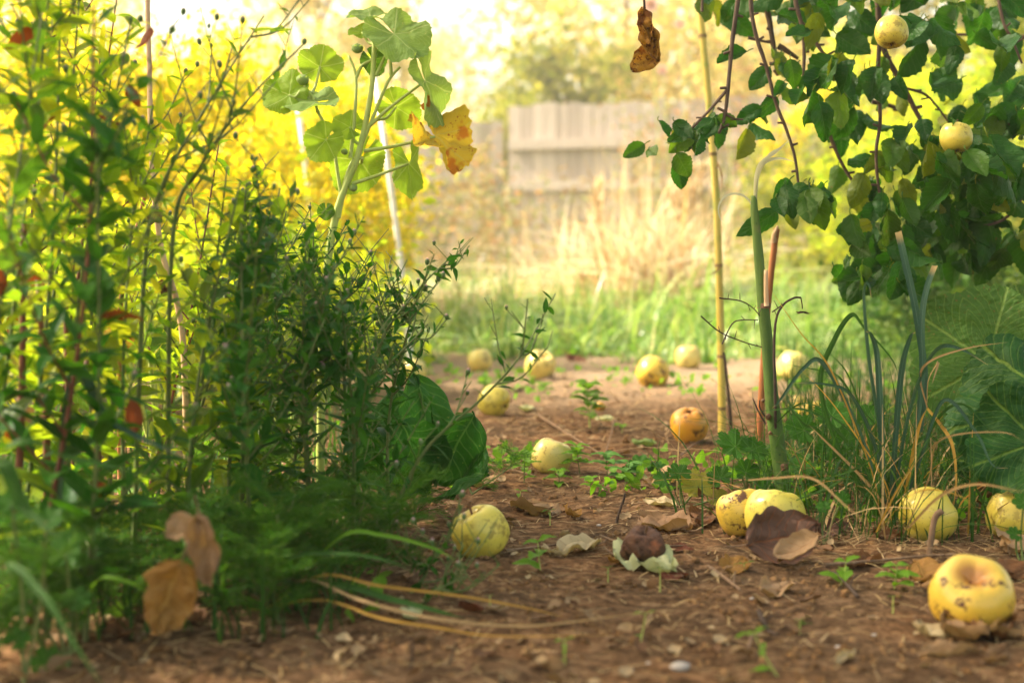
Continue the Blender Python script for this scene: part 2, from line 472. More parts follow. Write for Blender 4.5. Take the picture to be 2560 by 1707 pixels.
MT = {}
MT['soil'] = soil_mat()
MT['ap_green'] = apple_mat('pale_green_apple_skin', (0.56, 0.47, 0.07), (0.62, 0.47, 0.06), (0.60, 0.36, 0.03), 0.64, 0.45, 0.35)
MT['ap_yellow'] = apple_mat('yellow_apple_skin', (0.62, 0.44, 0.06), (0.64, 0.39, 0.04), (0.55, 0.22, 0.03), 0.56, 0.85, 0.75)
MT['ap_orange'] = apple_mat('orange_apple_skin', (0.64, 0.34, 0.025), (0.62, 0.27, 0.02), (0.48, 0.11, 0.012), 0.50, 0.95, 0.9)
MT['ap_pale'] = apple_mat('cream_apple_skin', (0.62, 0.52, 0.15), (0.66, 0.50, 0.12), (0.66, 0.28, 0.08), 0.55, 0.5, 0.5)
MT['ap_rot'] = bark_mat('rotten_apple_skin', (0.035, 0.014, 0.007), (0.13, 0.055, 0.025), 90, 0.75, 1.0, 1.0, (0.30, 0.09, 0.03), 0.60)
MT['stalk'] = bark_mat('apple_stalk_brown', (0.07, 0.035, 0.015), (0.20, 0.10, 0.04), 200, 0.7, 0.5)
MT['calyx'] = bark_mat('dry_calyx', (0.035, 0.02, 0.01), (0.10, 0.05, 0.02), 300)
MT['appleleaf'] = leaf_mat('apple_tree_leaf', [(0.012, 0.064, 0.006), (0.030, 0.12, 0.007), (0.016, 0.080, 0.008), (0.10, 0.19, 0.008), (0.026, 0.10, 0.006), (0.018, 0.08, 0.010), (0.19, 0.21, 0.010), (0.05, 0.14, 0.01)], 0.38,
                           1.5, (0.09, 0.16, 0.04), 0.3, 'pinnate', 0.36, (0.16, 0.05, 0.012), 0.685, nscale=22, spec=0.20, wr=0.35)
MT['appleleaf_far'] = leaf_mat('apple_crown_leaf', [(0.018, 0.06, 0.007), (0.035, 0.098, 0.010), (0.084, 0.127, 0.010)], 0.35, 1.3, rough=0.4)
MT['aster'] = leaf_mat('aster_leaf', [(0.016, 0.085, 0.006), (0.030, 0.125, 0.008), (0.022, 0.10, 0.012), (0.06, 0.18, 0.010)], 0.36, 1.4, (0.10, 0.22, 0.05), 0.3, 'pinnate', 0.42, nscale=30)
MT['aster_lit'] = leaf_mat('aster_leaf_lit', [(0.07, 0.17, 0.008), (0.13, 0.23, 0.010), (0.24, 0.30, 0.015), (0.045, 0.12, 0.010), (0.10, 0.19, 0.02)], 0.6, 1.6, (0.2, 0.3, 0.08), 0.3, 'pinnate', 0.42, nscale=30)  # aster leaf copy, lightened as if sunlit
MT['aster_backlit'] = leaf_mat('aster_leaf_backlit', [(0.15, 0.27, 0.010), (0.30, 0.36, 0.014), (0.44, 0.42, 0.02), (0.10, 0.22, 0.010), (0.24, 0.32, 0.012)], 0.6, 1.5, (0.4, 0.42, 0.1), 0.3, 'pinnate', 0.45, nscale=30)  # aster leaf copy with the glow of backlight put into its colours
MT['autumn_leaf'] = leaf_mat('autumn_orange_leaf', [(0.22, 0.045, 0.010), (0.34, 0.12, 0.015), (0.20, 0.03, 0.015), (0.40, 0.24, 0.02)], 0.4, 1.1, rough=0.5)
MT['asterstem'] = bark_mat('aster_stem', (0.06, 0.10, 0.02), (0.15, 0.17, 0.04), 80, 0.6, 0.1, 0.3)
MT['redstem'] = bark_mat('red_brown_stem', (0.09, 0.022, 0.012), (0.22, 0.07, 0.03), 80, 0.6, 0.1, 0.4)
MT['bud'] = leaf_mat('aster_bud', [(0.09, 0.17, 0.05), (0.13, 0.19, 0.07)], 0.1, tip=((0.60, 0.30, 0.34), 0.55), rough=0.6)
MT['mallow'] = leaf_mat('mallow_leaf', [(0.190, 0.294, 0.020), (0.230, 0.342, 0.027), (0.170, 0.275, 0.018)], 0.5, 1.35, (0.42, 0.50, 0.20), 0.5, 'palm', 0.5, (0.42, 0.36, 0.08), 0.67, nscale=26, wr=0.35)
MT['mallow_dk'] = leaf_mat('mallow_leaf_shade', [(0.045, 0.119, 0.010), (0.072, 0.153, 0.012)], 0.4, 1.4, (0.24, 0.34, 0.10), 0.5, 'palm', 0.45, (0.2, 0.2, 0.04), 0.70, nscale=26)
MT['mallow_yel'] = leaf_mat('mallow_leaf_yellowed', [(0.62, 0.42, 0.045), (0.62, 0.42, 0.045)], 0.45, 1.0, (0.5, 0.42, 0.12), 0.5, 'palm', 0.5, (0.30, 0.10, 0.02), 0.60, nscale=26, patch=((0.42, 0.15, 0.02), 20, 0.55))
MT['mallow_gr'] = leaf_mat('mallow_leaf_grey', [(0.24, 0.34, 0.09), (0.20, 0.31, 0.07)], 0.4, 1.3, (0.42, 0.48, 0.22), 0.45, 'palm', 0.55, (0.36, 0.36, 0.12), 0.66, nscale=26, wr=0.4)
MT['holly'] = leaf_mat('hollyhock_leaf_rusty', [(0.070, 0.155, 0.012), (0.070, 0.155, 0.012)], 0.12, 1.1, (0.26, 0.36, 0.07), 0.6, 'palm', 0.55, (0.16, 0.12, 0.02), 0.61, nscale=34, spec=0.25, wr=0.5)
MT['holly_dk'] = leaf_mat('hollyhock_leaf_dark', [(0.014, 0.062, 0.008), (0.018, 0.075, 0.009)], 0.08, 1.1, (0.16, 0.24, 0.03), 0.55, 'palm', 0.5, nscale=30, spec=0.14, wr=0.4)
MT['bigleaf'] = leaf_mat('broad_leaf_green', [(0.030, 0.13, 0.010), (0.025, 0.11, 0.012), (0.045, 0.15, 0.014)], 0.32, 1.4, (0.14, 0.26, 0.06), 0.55, 'pinnate', 0.42, (0.25, 0.28, 0.06), 0.66, nscale=30, spec=0.14, wr=0.45, vw=0.035)
MT['geran'] = leaf_mat('cranesbill_leaf', [(0.026, 0.109, 0.008), (0.042, 0.134, 0.011), (0.020, 0.089, 0.008)], 0.35, 1.3, (0.16, 0.32, 0.07), 0.5, 'palm', 0.45, nscale=40)
MT['geran_yel'] = leaf_mat('cranesbill_leaf_yellowing', [(0.26, 0.28, 0.04), (0.36, 0.30, 0.04)], 0.35, 1.3, (0.2, 0.25, 0.07), 0.5, 'palm', 0.5, (0.2, 0.2, 0.03), 0.56, nscale=40)
MT['seedling'] = leaf_mat('seedling_leaf', [(0.108, 0.270, 0.015), (0.153, 0.306, 0.018), (0.081, 0.216, 0.015)], 0.4, 1.3, (0.3, 0.42, 0.1), 0.4, 'pinnate', 0.45)
MT['leek'] = leaf_mat('blue_green_blade', [(0.036, 0.092, 0.059), (0.030, 0.078, 0.046), (0.048, 0.109, 0.068)], 0.20, 1.2, (0.17, 0.26, 0.20), 0.6, 'blade', 0.42, tip=((0.40, 0.28, 0.12), 0.86))
MT['greenblade'] = leaf_mat('green_blade', [(0.019, 0.069, 0.007), (0.033, 0.100, 0.010), (0.013, 0.050, 0.007)], 0.3, 1.3, (0.14, 0.24, 0.08), 0.5, 'blade', 0.42)
MT['whiteblade'] = leaf_mat('bleached_blade', [(0.62, 0.60, 0.42), (0.7, 0.68, 0.5)], 0.4, 1.0, (0.5, 0.48, 0.3), 0.4, 'blade', 0.5, tt=(1.1, 1.05, .85))
MT['orangeblade'] = leaf_mat('orange_dry_blade', [(0.52, 0.22, 0.03), (0.48, 0.26, 0.05), (0.55, 0.33, 0.07)], 0.35, 1.0, (0.6, 0.4, 0.12), 0.4, 'blade', 0.5)
MT['straw'] = leaf_mat('dry_straw', [(0.42, 0.27, 0.12), (0.56, 0.38, 0.18), (0.30, 0.18, 0.08), (0.5, 0.36, 0.2)], 0.25, 1.0, rough=0.55, tt=(1.1, 1.05, .85))
MT['tallstraw'] = leaf_mat('bleached_tall_grass', [(0.62, 0.47, 0.30), (0.88, 0.78, 0.62), (0.36, 0.20, 0.08), (0.84, 0.73, 0.56), (0.62, 0.40, 0.16)], 0.4, 1.0, rough=0.5, tt=(1.1, 1.05, .85))
MT['lawn'] = leaf_mat('lawn_blade', [(0.06, 0.16, 0.015), (0.17, 0.32, 0.05), (0.38, 0.50, 0.16), (0.10, 0.23, 0.03), (0.54, 0.60, 0.26), (0.26, 0.42, 0.12), (0.58, 0.50, 0.28)], 0.34, 1.1, rough=0.3, spec=0.4, tt=(1.15, 1.25, .5))
MT['feather'] = leaf_mat('feathery_leaf', [(0.028, 0.105, 0.010), (0.053, 0.149, 0.015), (0.093, 0.174, 0.019), (0.037, 0.124, 0.012)], 0.35, 1.4, rough=0.5)
MT['yellowshrub'] = leaf_mat('yellow_shrub_leaf', [(0.46, 0.44, 0.015), (0.64, 0.53, 0.02), (0.28, 0.36, 0.015), (0.70, 0.52, 0.03)], 0.6, 1.5, rough=0.5, spec=0.2, tt=(1.25, 1.15, .4))
MT['limeleaf'] = leaf_mat('lime_green_leaf', [(0.22, 0.34, 0.02), (0.36, 0.42, 0.025), (0.50, 0.48, 0.04)], 0.55, 1.4, rough=0.45, tt=(1.2, 1.2, .5))
MT['goldtree'] = leaf_mat('golden_tree_leaf', [(0.50, 0.40, 0.12), (0.66, 0.56, 0.22), (0.40, 0.38, 0.12), (0.66, 0.50, 0.20)], 0.55, 1.4, rough=0.5, tt=(1.1, 1.05, .85))
MT['olivetree'] = leaf_mat('olive_tree_leaf', [(0.13, 0.17, 0.03), (0.22, 0.24, 0.04), (0.32, 0.28, 0.05)], 0.5, 1.3, rough=0.5)
MT['paleshrub'] = leaf_mat('pale_garden_leaf', [(0.36, 0.27, 0.12), (0.20, 0.26, 0.07), (0.44, 0.30, 0.18), (0.40, 0.19, 0.08), (0.30, 0.32, 0.10)], 0.45, 1.1, rough=0.5, tt=(1.1, 1.05, .85))
MT['pink'] = leaf_mat('pink_petal', [(0.80, 0.46, 0.66), (0.86, 0.62, 0.78)], 0.4, 1.0, rough=0.5)
MT['bark'] = bark_mat('apple_bark', (0.045, 0.028, 0.018), (0.14, 0.085, 0.05), 50, 0.8, 0.4, 0.9)
MT['barkfar'] = bark_mat('far_bark', (0.12, 0.08, 0.05), (0.30, 0.22, 0.14), 20, 0.8, 0.3, 0.9)
MT['twig'] = bark_mat('dry_twig', (0.10, 0.055, 0.03), (0.28, 0.17, 0.09), 120, 0.8, 0.3, 0.6)
MT['dktwig'] = bark_mat('dark_twig', (0.03, 0.02, 0.013), (0.09, 0.05, 0.03), 120, 0.8, 0.3, 0.6)
MT['cane'] = bark_mat('yellow_cane', (0.50, 0.36, 0.05), (0.66, 0.52, 0.12), 70, 0.45, 0.06, 0.3, (0.34, 0.36, 0.06), 0.52)
MT['node'] = bark_mat('cane_joint', (0.16, 0.10, 0.03), (0.32, 0.2, 0.06), 100, 0.6)
MT['greenstem'] = bark_mat('thick_green_stem', (0.035, 0.085, 0.010), (0.10, 0.16, 0.018), 60, 0.6, 0.06, 0.7, (0.20, 0.15, 0.06), 0.56)
MT['mallowstem'] = bark_mat('mallow_stem', (0.32, 0.38, 0.07), (0.44, 0.50, 0.13), 90, 0.55, 0.1, 0.3, (0.34, 0.22, 0.10), 0.66)
MT['orangestem'] = bark_mat('orange_stem', (0.26, 0.07, 0.02), (0.48, 0.18, 0.05), 60, 0.55, 0.08, 0.4)
MT['tanstem'] = bark_mat('tan_stalk', (0.50, 0.30, 0.15), (0.72, 0.48, 0.27), 50, 0.6, 0.06, 0.4)
def fence_mat():
    M = Mat('weathered_boards'); tc = M.n('TexCoord').outputs['Object']
    ri = M.n('NewGeometry').outputs['Random Per Island']
    c = M.ramp(ri, [(0, (0.26, 0.21, 0.17)), (0.5, (0.44, 0.37, 0.31)), (1, (0.58, 0.49, 0.41))])
    g = M.noise(9, M.n('Mapping', {'Vector': tc, 'Scale': (4, 4, 0.3)}).outputs[0], 4, 0.6)
    c = M.mix(M.math('MULTIPLY', g, 0.6), c, (0.36, 0.29, 0.24))
    return M.done(M.n('BsdfPrincipled', {'Base Color': c, 'Roughness': 0.85, 'Normal': M.bump(g, 0.6, 0.02)}).outputs[0])
MT['fence'] = fence_mat()
def plain(name, c, rough=0.6, nz=40, k=0.3, **kw):
    M = Mat(name); tc = M.n('TexCoord').outputs['Object']
    f = M.noise(nz, tc, 4, 0.6)
    cc = M.mix(M.math('MULTIPLY', f, k * 2), c, tuple(v * 0.45 for v in c))
    return M.done(M.n('BsdfPrincipled', {'Base Color': cc, 'Roughness': rough, 'Normal': M.bump(f, 0.3, 0.01), **kw}).outputs[0])
MT['white'] = plain('white_paint', (0.80, 0.76, 0.68), 0.5, 20, 0.12)
MT['rubber'] = plain('old_rubber', (0.035, 0.038, 0.045), 0.55, 30, 0.3)
MT['pebble'] = plain('pebble_stone', (0.42, 0.36, 0.30), 0.7, 120, 0.3)
MT['crumb'] = leaf_mat('soil_crumb', [(0.10, 0.050, 0.020), (0.18, 0.092, 0.038), (0.28, 0.155, 0.07), (0.15, 0.075, 0.032)], 0, rough=0.95, spec=0.1, nscale=200)
MT['housewall'] = plain('pale_render_wall', (0.75, 0.62, 0.52), 0.8, 6, 0.1)
MT['roof'] = plain('pink_roof_tiles', (0.62, 0.34, 0.26), 0.8, 6, 0.2)
MT['glass'] = plain('window_pane_grey', (0.25, 0.28, 0.30), 0.15, 6, 0.1)
def dry_mat(name, cols, trans=0.15, rough=0.55, vein=(0.30, 0.16, 0.07)):
    return leaf_mat(name, cols, trans, 1.0, vein, 0.5, 'pinnate', rough, (0.06, 0.03, 0.015), 0.66, nscale=34, vw=0.04)
MT['dry_tan'] = dry_mat('dry_leaf_tan', [(0.36, 0.22, 0.12), (0.36, 0.22, 0.12)])
MT['dry_pale'] = dry_mat('dry_leaf_pale', [(0.50, 0.38, 0.22), (0.50, 0.38, 0.22)], vein=(0.36, 0.25, 0.13))
MT['dry_brown'] = dry_mat('dry_leaf_brown', [(0.17, 0.075, 0.032), (0.17, 0.075, 0.032)])
MT['dry_purple'] = dry_mat('dry_leaf_purple_brown', [(0.12, 0.062, 0.042), (0.12, 0.062, 0.042)], 0.05, 0.45, (0.28, 0.09, 0.03))
MT['dry_ochre'] = dry_mat('dry_leaf_ochre', [(0.30, 0.15, 0.04), (0.30, 0.15, 0.04)], 0.2, 0.55, (0.50, 0.30, 0.08))
MT['dry_pink'] = dry_mat('dry_leaf_pinkish', [(0.30, 0.17, 0.09), (0.30, 0.17, 0.09)], 0.2)
MT['dry_cream'] = dry_mat('dry_leaf_cream_green', [(0.52, 0.52, 0.28), (0.52, 0.52, 0.28)], 0.2, 0.5, (0.55, 0.55, 0.35))
MT['dry_green'] = dry_mat('fallen_leaf_green', [(0.18, 0.26, 0.08), (0.18, 0.26, 0.08)], 0.2, 0.45, (0.35, 0.42, 0.18))
MT['dry_red'] = dry_mat('fallen_leaf_red', [(0.14, 0.040, 0.02), (0.14, 0.040, 0.02)], 0.15)
MT['fern_brown'] = leaf_mat('leaf_hanging_dead', [(0.32, 0.15, 0.02), (0.32, 0.15, 0.02)], 0.3, 1.2, (0.40, 0.22, 0.04), 0.5, 'pinnate', 0.5, (0.10, 0.03, 0.01), 0.54, nscale=40, patch=((0.16, 0.055, 0.012), 30, 0.5))

# ================================================================== GROUND
def build_ground():
    ys = np.concatenate([np.linspace(-3, 0.7, 12), np.linspace(0.8, 3.2, 300)[:-1], np.linspace(3.2, 7, 190)[:-1], np.linspace(7, 16, 40)[:-1], np.geomspace(16, 300, 20)])
    xs = np.concatenate([-np.geomspace(3.0, 200, 16)[::-1], np.linspace(-2.9, 2.9, 460), np.geomspace(3.0, 200, 16)])
    X, Y = np.meshgrid(xs, ys)
    Z = ground_z(X, Y)
    V = np.stack([X.ravel(), Y.ravel(), Z.ravel()], 1)
    nx = len(xs); i = np.arange(len(ys) - 1)[:, None] * nx + np.arange(nx - 1)[None]
    i = i.ravel(); Q = np.stack([i, i + 1, i + nx + 1, i + nx], 1)
    mb = MB(); mb.add(V, np.zeros_like(V), Q)
    tag(mb.build('ground', MT['soil']), 'bare brown garden soil of the path and border', 'ground', kind='structure')
build_ground()

def haze():
    mb = MB(); box(mb, (0, 20, 4.5), 90, 70, 12.5)
    M = Mat('garden_haze')
    v = M.n('VolumePrincipled', {'Color': (1.0, 0.93, 0.78, 1), 'Density': HAZE, 'Anisotropy': 0.35})
    M.t.links.new(v.outputs[0], M.out.inputs['Volume'])
    tag(mb.build('haze', M.m, smooth=False), 'thin warm haze in the air of the garden', 'haze', kind='stuff')
HAZE = 0.006
haze()

# ================================================================== LITTER ON THE SOIL (uncountable)
def flat_rot(k, tilt=0.25):
    a = rng.uniform(0, 2 * math.pi, k); R = np.zeros((k, 3, 3))
    ca, sa = np.cos(a), np.sin(a)
    tx = rng.normal(0, tilt, k); ty = rng.normal(0, tilt, k)
    y = np.stack([ca, sa, tx], 1); y /= np.linalg.norm(y, axis=1)[:, None]
    n = np.stack([ty, rng.normal(0, tilt, k), np.ones(k)], 1)
    z = n - (n * y).sum(1)[:, None] * y; z /= np.linalg.norm(z, axis=1)[:, None]
    x = np.cross(y, z)
    return np.stack([x, y, z], 2)
def scatter_pts(k, x0, x1, d0, d1, pw=1.6):
    d = d0 + (d1 - d0) * rng.random(k) ** pw
    x = rng.uniform(x0, x1, k)
    X = (x - CX) / F * d; Y = d
    return np.stack([X, Y, ground_z(X, Y)], 1)
def litter():
    # crumbs of soil
    ico = T([(0, 0, 1), (.9, 0, .1), (.2, .85, 0), (-.8, .3, .1), (-.5, -.7, 0), (.4, -.8, .1), (0, 0, -.6)], np.zeros((7, 3)),
            [(0, 1, 2, 2), (0, 2, 3, 3), (0, 3, 4, 4), (0, 4, 5, 5), (0, 5, 1, 1), (6, 2, 1, 1), (6, 3, 2, 2), (6, 4, 3, 3), (6, 5, 4, 4), (6, 1, 5, 5)])
    k = 34000; p = scatter_pts(k, -300, 2900, 1.0, 3.6, 1.2)
    p = p[fbm(p[:, 0] * 12, p[:, 1] * 12, 2) + rng.normal(0, .08, k) > .52]; k = len(p); s = 0.0008 + 0.0065 * rng.random(k) ** 5
    mb = MB(); mb.inst(ico, rand_rot(k, 0, s), p + np.c_[np.zeros(k), np.zeros(k), -s * 0.1])
    tag(mb.build('soil_crumbs', MT['crumb'], smooth=False), 'loose dark crumbs of soil over the bare ground', 'soil crumbs', kind='stuff')
    mc = MB()
    for j in range(6):
        tmp = MB(); random.seed(900 + j); blob(tmp, (0, 0, 0), 1, .85, .55, 9, 6, rough=.22); k = 16; pc = scatter_pts(k, -100, 2700, 1.15, 3.4, 1.0)
        mc.inst(T(tmp.V[0], tmp.L[0], tmp.Q[0]), rand_rot(k, 2.0, rng.uniform(.004, .013, k) * rng.random(k) ** .4), pc)
    random.seed(77)
    tag(mc.build('soil_clods', MT['crumb'], smooth=True), 'brown clods of soil scattered on the path', 'soil clods', kind='stuff')
    # straw bits
    strip = T([(-.5, 0, 0), (.5, 0, 0), (.5, .33, .01), (-.5, .33, .01), (.5, .66, .03), (-.5, .66, .03), (.3, 1, .0), (-.3, 1, .0)], [(-1, 0, 0), (1, 0, 0)] * 4,
              [(0, 1, 2, 3), (3, 2, 4, 5), (5, 4, 6, 7)])
    mb = MB()
    for (k, d0, d1, l0, l1, xr) in ((3200, 1.05, 2.6, 0.006, 0.035, (-200, 2800)), (4500, 2.6, 5.9, 0.02, 0.08, (500, 2700)), (700, 1.6, 2.1, 0.02, 0.07, (1900, 2700))):
        p = scatter_pts(k, *xr, d0, d1, 1.0); R = flat_rot(k, 0.12)
        ln = rng.uniform(l0, l1, k); wd = rng.uniform(0.0006, 0.0019, k) * (1.6 if d0 > 2.5 else 1)
        R[:, :, 0] *= wd[:, None]; R[:, :, 1] *= ln[:, None]; R[:, :, 2] *= ln[:, None]
        mb.inst(strip, R, p + [0, 0, 0.003])
    tag(mb.build('straw_litter', MT['straw']), 'broken straw and dry grass bits strewn on the soil', 'straw litter', kind='stuff')
    # leaf flakes
    mb = MB()
    for j in range(5):
        t = roll_leaf(200 + j, 5, 2, 0.38, 1.6, 0.8, 0.08); k = 300
        p = scatter_pts(k, -100, 2750, 1.1, 4.2, 1.2)
        R = flat_rot(k, 0.4) * (rng.uniform(0.005, 0.028, k) * rng.random(k) ** .3)[:, None, None]
        mb.inst(t, R, p + [0, 0, 0.003])
    tag(mb.build('leaf_litter', leaf_mat('leaf_litter', [(0.12, 0.055, 0.028), (0.28, 0.17, 0.09), (0.42, 0.30, 0.17), (0.2, 0.10, 0.05)], 0.1, rough=0.6)),
        'crumbled dry leaf flakes lying over the soil', 'leaf litter', kind='stuff')
litter()

# ================================================================== LAWN AND TALL WEEDS
def blades(mb, base, ln, wd, az, lean, seg=4, droop=0.6):
    """curved blades: base (k,3), length, width, azimuth, lean (0 upright..1 flat)"""
    k = len(base); t = np.linspace(0, 1, seg + 1)[None, :]
    dx = np.cos(az)[:, None]; dy = np.sin(az)[:, None]; L_ = ln[:, None]; le = lean[:, None]
    hor = L_ * (le * t * 0.5 + le * droop * t ** 2)
    ver = L_ * (t * (1 - 0.25 * le) - 0.45 * le * droop * 1.5 * t ** 2.4)
    cx = base[:, 0:1] + dx * hor; cyy = base[:, 1:2] + dy * hor; cz = base[:, 2:3] + ver
    tw = rng.uniform(-1.2, 1.2, (k, 1))
    sxx = -dy * np.cos(tw) + dx * np.sin(tw) * 0.3; syy = dx * np.cos(tw) + dy * np.sin(tw) * 0.3; szz = np.sin(tw) * 0.5 * np.ones_like(t)
    wv = wd[:, None] * 0.5 * np.clip(1.08 - t ** 2.2, 0.06, 1)
    A = np.stack([cx - sxx * wv, cyy - syy * wv, cz - szz * wv], 2); B = np.stack([cx + sxx * wv, cyy + syy * wv, cz + szz * wv], 2)
    V = np.stack([A, B], 2).reshape(k, -1, 3)
    Lq = np.zeros((seg + 1, 2, 3)); Lq[:, 0, 0] = -1; Lq[:, 1, 0] = 1; Lq[:, :, 1] = t[0][:, None]
    q = np.array([(2 * i, 2 * i + 1, 2 * i + 3, 2 * i + 2) for i in range(seg)])
    Q = (q[None] + (np.arange(k) * (2 * seg + 2))[:, None, None]).reshape(-1, 4)
    mb.add(V.reshape(-1, 3), np.tile(Lq.reshape(-1, 3), (k, 1)), Q)
def lawn():
    k = 36000
    d = 4.6 + 6.9 * rng.random(k) ** 1.25
    x = rng.uniform(-300, 2860, k); X = (x - CX) / F * d
    keep = (d + 0.9 * (fbm(X * 2.2, d * 2.2, 3) - 0.5) * 2 > 4.95)
    d, X = d[keep], X[keep]; k = len(d)
    clump = fbm(X * 3.0 + 9, d * 3.0, 2)
    base = np.stack([X, d, ground_z(X, d)], 1)
    ln = (0.10 + 0.34 * rng.random(k) ** 1.4) * (0.5 + clump) * np.clip((d - 4.6) / 1.0, 0.35, 1)
    mb = MB(); blades(mb, base, ln, rng.uniform(0.007, 0.015, k), rng.uniform(0, 6.28, k), np.clip(rng.normal(0.6, 0.3, k), 0, 1.2), 6, 0.9)
    tag(mb.build('lawn_grass', MT['lawn']), 'bright sunlit lawn grass behind the bare soil', 'grass', kind='stuff')
    # shaded left and right low weeds under the plants
    mb = MB()
    for (n, x0, x1, d0, d1, l0, l1) in ((2600, -300, 950, 1.75, 5.2, 0.04, 0.16), (3000, 1960, 2850, 2.1, 5.2, 0.04, 0.20), (500, -100, 900, 1.25, 1.8, .03, .12)):
        p = scatter_pts(n, x0, x1, d0, d1, 1.0)
        blades(mb, p, rng.uniform(l0, l1, n), rng.uniform(0.0022, 0.005, n), rng.uniform(0, 6.28, n), np.clip(rng.normal(0.5, 0.3, n), 0, 1))
    tag(mb.build('undergrowth_grass', MT['greenblade']), 'dark green grass blades growing under the border plants', 'grass', kind='stuff')
lawn()
def clover():
    mb = MB()
    for (n, x0, x1, d0, d1) in ((1500, 900, 2600, 3.4, 5.2), (500, 1000, 2100, 2.05, 2.4), (2200, 1950, 2850, 1.85, 3.2), (1100, -200, 950, 1.3, 3.0)):
        p = scatter_pts(n, x0, x1, d0, d1, 1.0); p = p[fbm(p[:, 0] * 5, p[:, 1] * 5, 2) > .56]; k = len(p)
        R = rand_rot(k, 1.5, rng.uniform(.012, .028, k)); mb.inst(leaf_T(5, 1, .38, .8, .2, .3, .03), R, p + np.c_[np.zeros(k), np.zeros(k), rng.uniform(.004, .03, k)])
    tag(mb.build('ground_weeds', MT['seedling']), 'tiny green weeds and clover creeping over the soil', 'ground weeds', kind='stuff')
clover()

def weeds():
    # tangle of weeds in front of the fence: stems with small leaves
    mb = MB(); mb2 = MB()
    n = 800
    d = rng.uniform(8.8, 11.6, n); x = rng.uniform(600, 2700, n); X = (x - CX) / F * d
    p = np.stack([X, d, np.zeros(n)], 1)
    blades(mb, p, rng.uniform(0.2, 0.55, n), rng.uniform(0.004, 0.010, n), rng.uniform(0, 6.28, n), np.clip(rng.normal(0.3, 0.2, n), 0, 1), 5)
    tag(mb.build('dry_tall_grass', MT['tallstraw']), 'bleached tall dry grass tangled in front of the grey fence', 'tall grass', kind='stuff')
    n = 16000
    d = rng.uniform(8.8, 11.8, n); x = rng.uniform(500, 2750, n); X = (x - CX) / F * d
    h = rng.random(n) ** 1.4 * (0.25 + 0.95 * fbm(X * 1.2, d * 1.2, 3)) * 1.15
    mb2.inst(SIMPLE, rand_rot(n, 0, rng.uniform(0.02, 0.055, n)), np.stack([X, d, h], 1))
    tag(mb2.build('weed_thicket', MT['paleshrub']), 'pale yellow and orange leafy weeds along the fence foot', 'weeds', kind='stuff')
weeds()

def tussock(x, d, n, l0, l1, label, spread=0.12, seeds=0, lean=0.45):
    b = Gd(x, d); b[2] = 0
    t = thing('dry_grass_tussock', b, label, 'ornamental grass', 'bleached grass tussocks behind the lawn')
    mb = MB(); p = b + np.c_[rng.normal(0, spread, n), rng.normal(0, spread, n), np.zeros(n)]
    blades(mb, p, rng.uniform(l0, l1, n), rng.uniform(0.007, 0.022, n), rng.uniform(0, 6.28, n), np.clip(rng.normal(lean, 0.25, n), 0, 1.2), 7, 0.9)
    mb.build('blades', MT['tallstraw'], t)
    for s in range(seeds):
        mb = MB(); a = rng.uniform(-0.35, 0.25); top = b + [a * l1, rng.uniform(-.1, .1), l1 * rng.uniform(0.66, 0.86)]
        pts = tube(mb, [b, (b + top) / 2 + [0.03 * a, 0, 0.06], top], 0.003, 0.0015, 4)
        for q in np.linspace(0.72, 1, 26):
            i = int(q * (len(pts) - 1)); c = b + (top - b) * q + [0.0, 0, 0.0]
            for _ in range(3):
                di = norm([rng.normal() * .5, rng.normal() * .5, 1.0])
                mb.inst(SIMPLE, basis(di, rng.normal(size=3), 0.035, 0.055, 0.03), c + rng.normal(0, 0.012, 3))
        mb.build('seed_head', MT['tallstraw'], t)
tussock(1640, 6.7, 380, 0.5, 1.05, 'large bleached grass tussock with wheat-like seed heads right of the fence rail', 0.16, 3)
tussock(1480, 7.0, 300, 0.4, 0.85, 'smaller pale tussock left of the largest one, leaning left', 0.12, 1)
tussock(1120, 6.4, 330, 0.3, 0.6, 'low straw coloured tussock behind the mallow plant, at the lawn edge', 0.16, 0, 0.8)
tussock(820, 6.2, 220, 0.22, 0.42, 'low dry tussock left of the mallow stem, mostly behind asters', 0.14, 0, 0.8)
tussock(1840, 8.2, 260, 0.3, 0.6, 'dry grass tussock beside the black rubber rings', 0.15, 0, 0.6)

# ================================================================== SHRUBS AND TREES BEHIND
def crown_pts(n, c, r, clumps, cr, fill=0.55):
    u = rng.normal(size=(clumps, 3)); u /= np.linalg.norm(u, axis=1)[:, None]
    cc = np.asarray(c) + u * np.asarray(r) * (fill + (1 - fill) * rng.random((clumps, 1)) ** 0.5) 
    sz = rng.uniform(0.6, 1.4, clumps) * cr
    i = rng.integers(0, clumps, n)
    return cc[i] + rng.normal(size=(n, 3)) * sz[i][:, None] * 0.5, cc
def shrub(name, x, d, w_, h, n, leaf, mat, label, cat, group=None, clumps=40, cr=0.14, stems=7, stemmat='asterstem', z0=0.05, dy=None):
    b = Gd(x, d); b[2] = 0
    t = thing(name, b, label, cat, group)
    c = b + [0, 0, (h + z0) / 2]
    pts, cc = crown_pts(n, c, (w_ / 2, (dy or w_) / 2, (h - z0) / 2), clumps, cr, 0.35)
    pts = pts[pts[:, 2] > 0.01]
    mb = MB(); mb.inst(SIMPLE, rand_rot(len(pts), 0, leaf * rng.uniform(0.6, 1.25, len(pts))), pts)
    mb.build('foliage', MT[mat], t)
    for s in range(stems):
        m2 = MB(); e = cc[s % len(cc)]
        tube(m2, [b + [rng.normal() * w_ * .05, rng.normal() * .03, -0.01], (b + e) / 2 + rng.normal(0, 0.03, 3), e], 0.008 if h < 2 else 0.03, 0.003, 5)
        m2.build('stem', MT[stemmat], t)
    return t
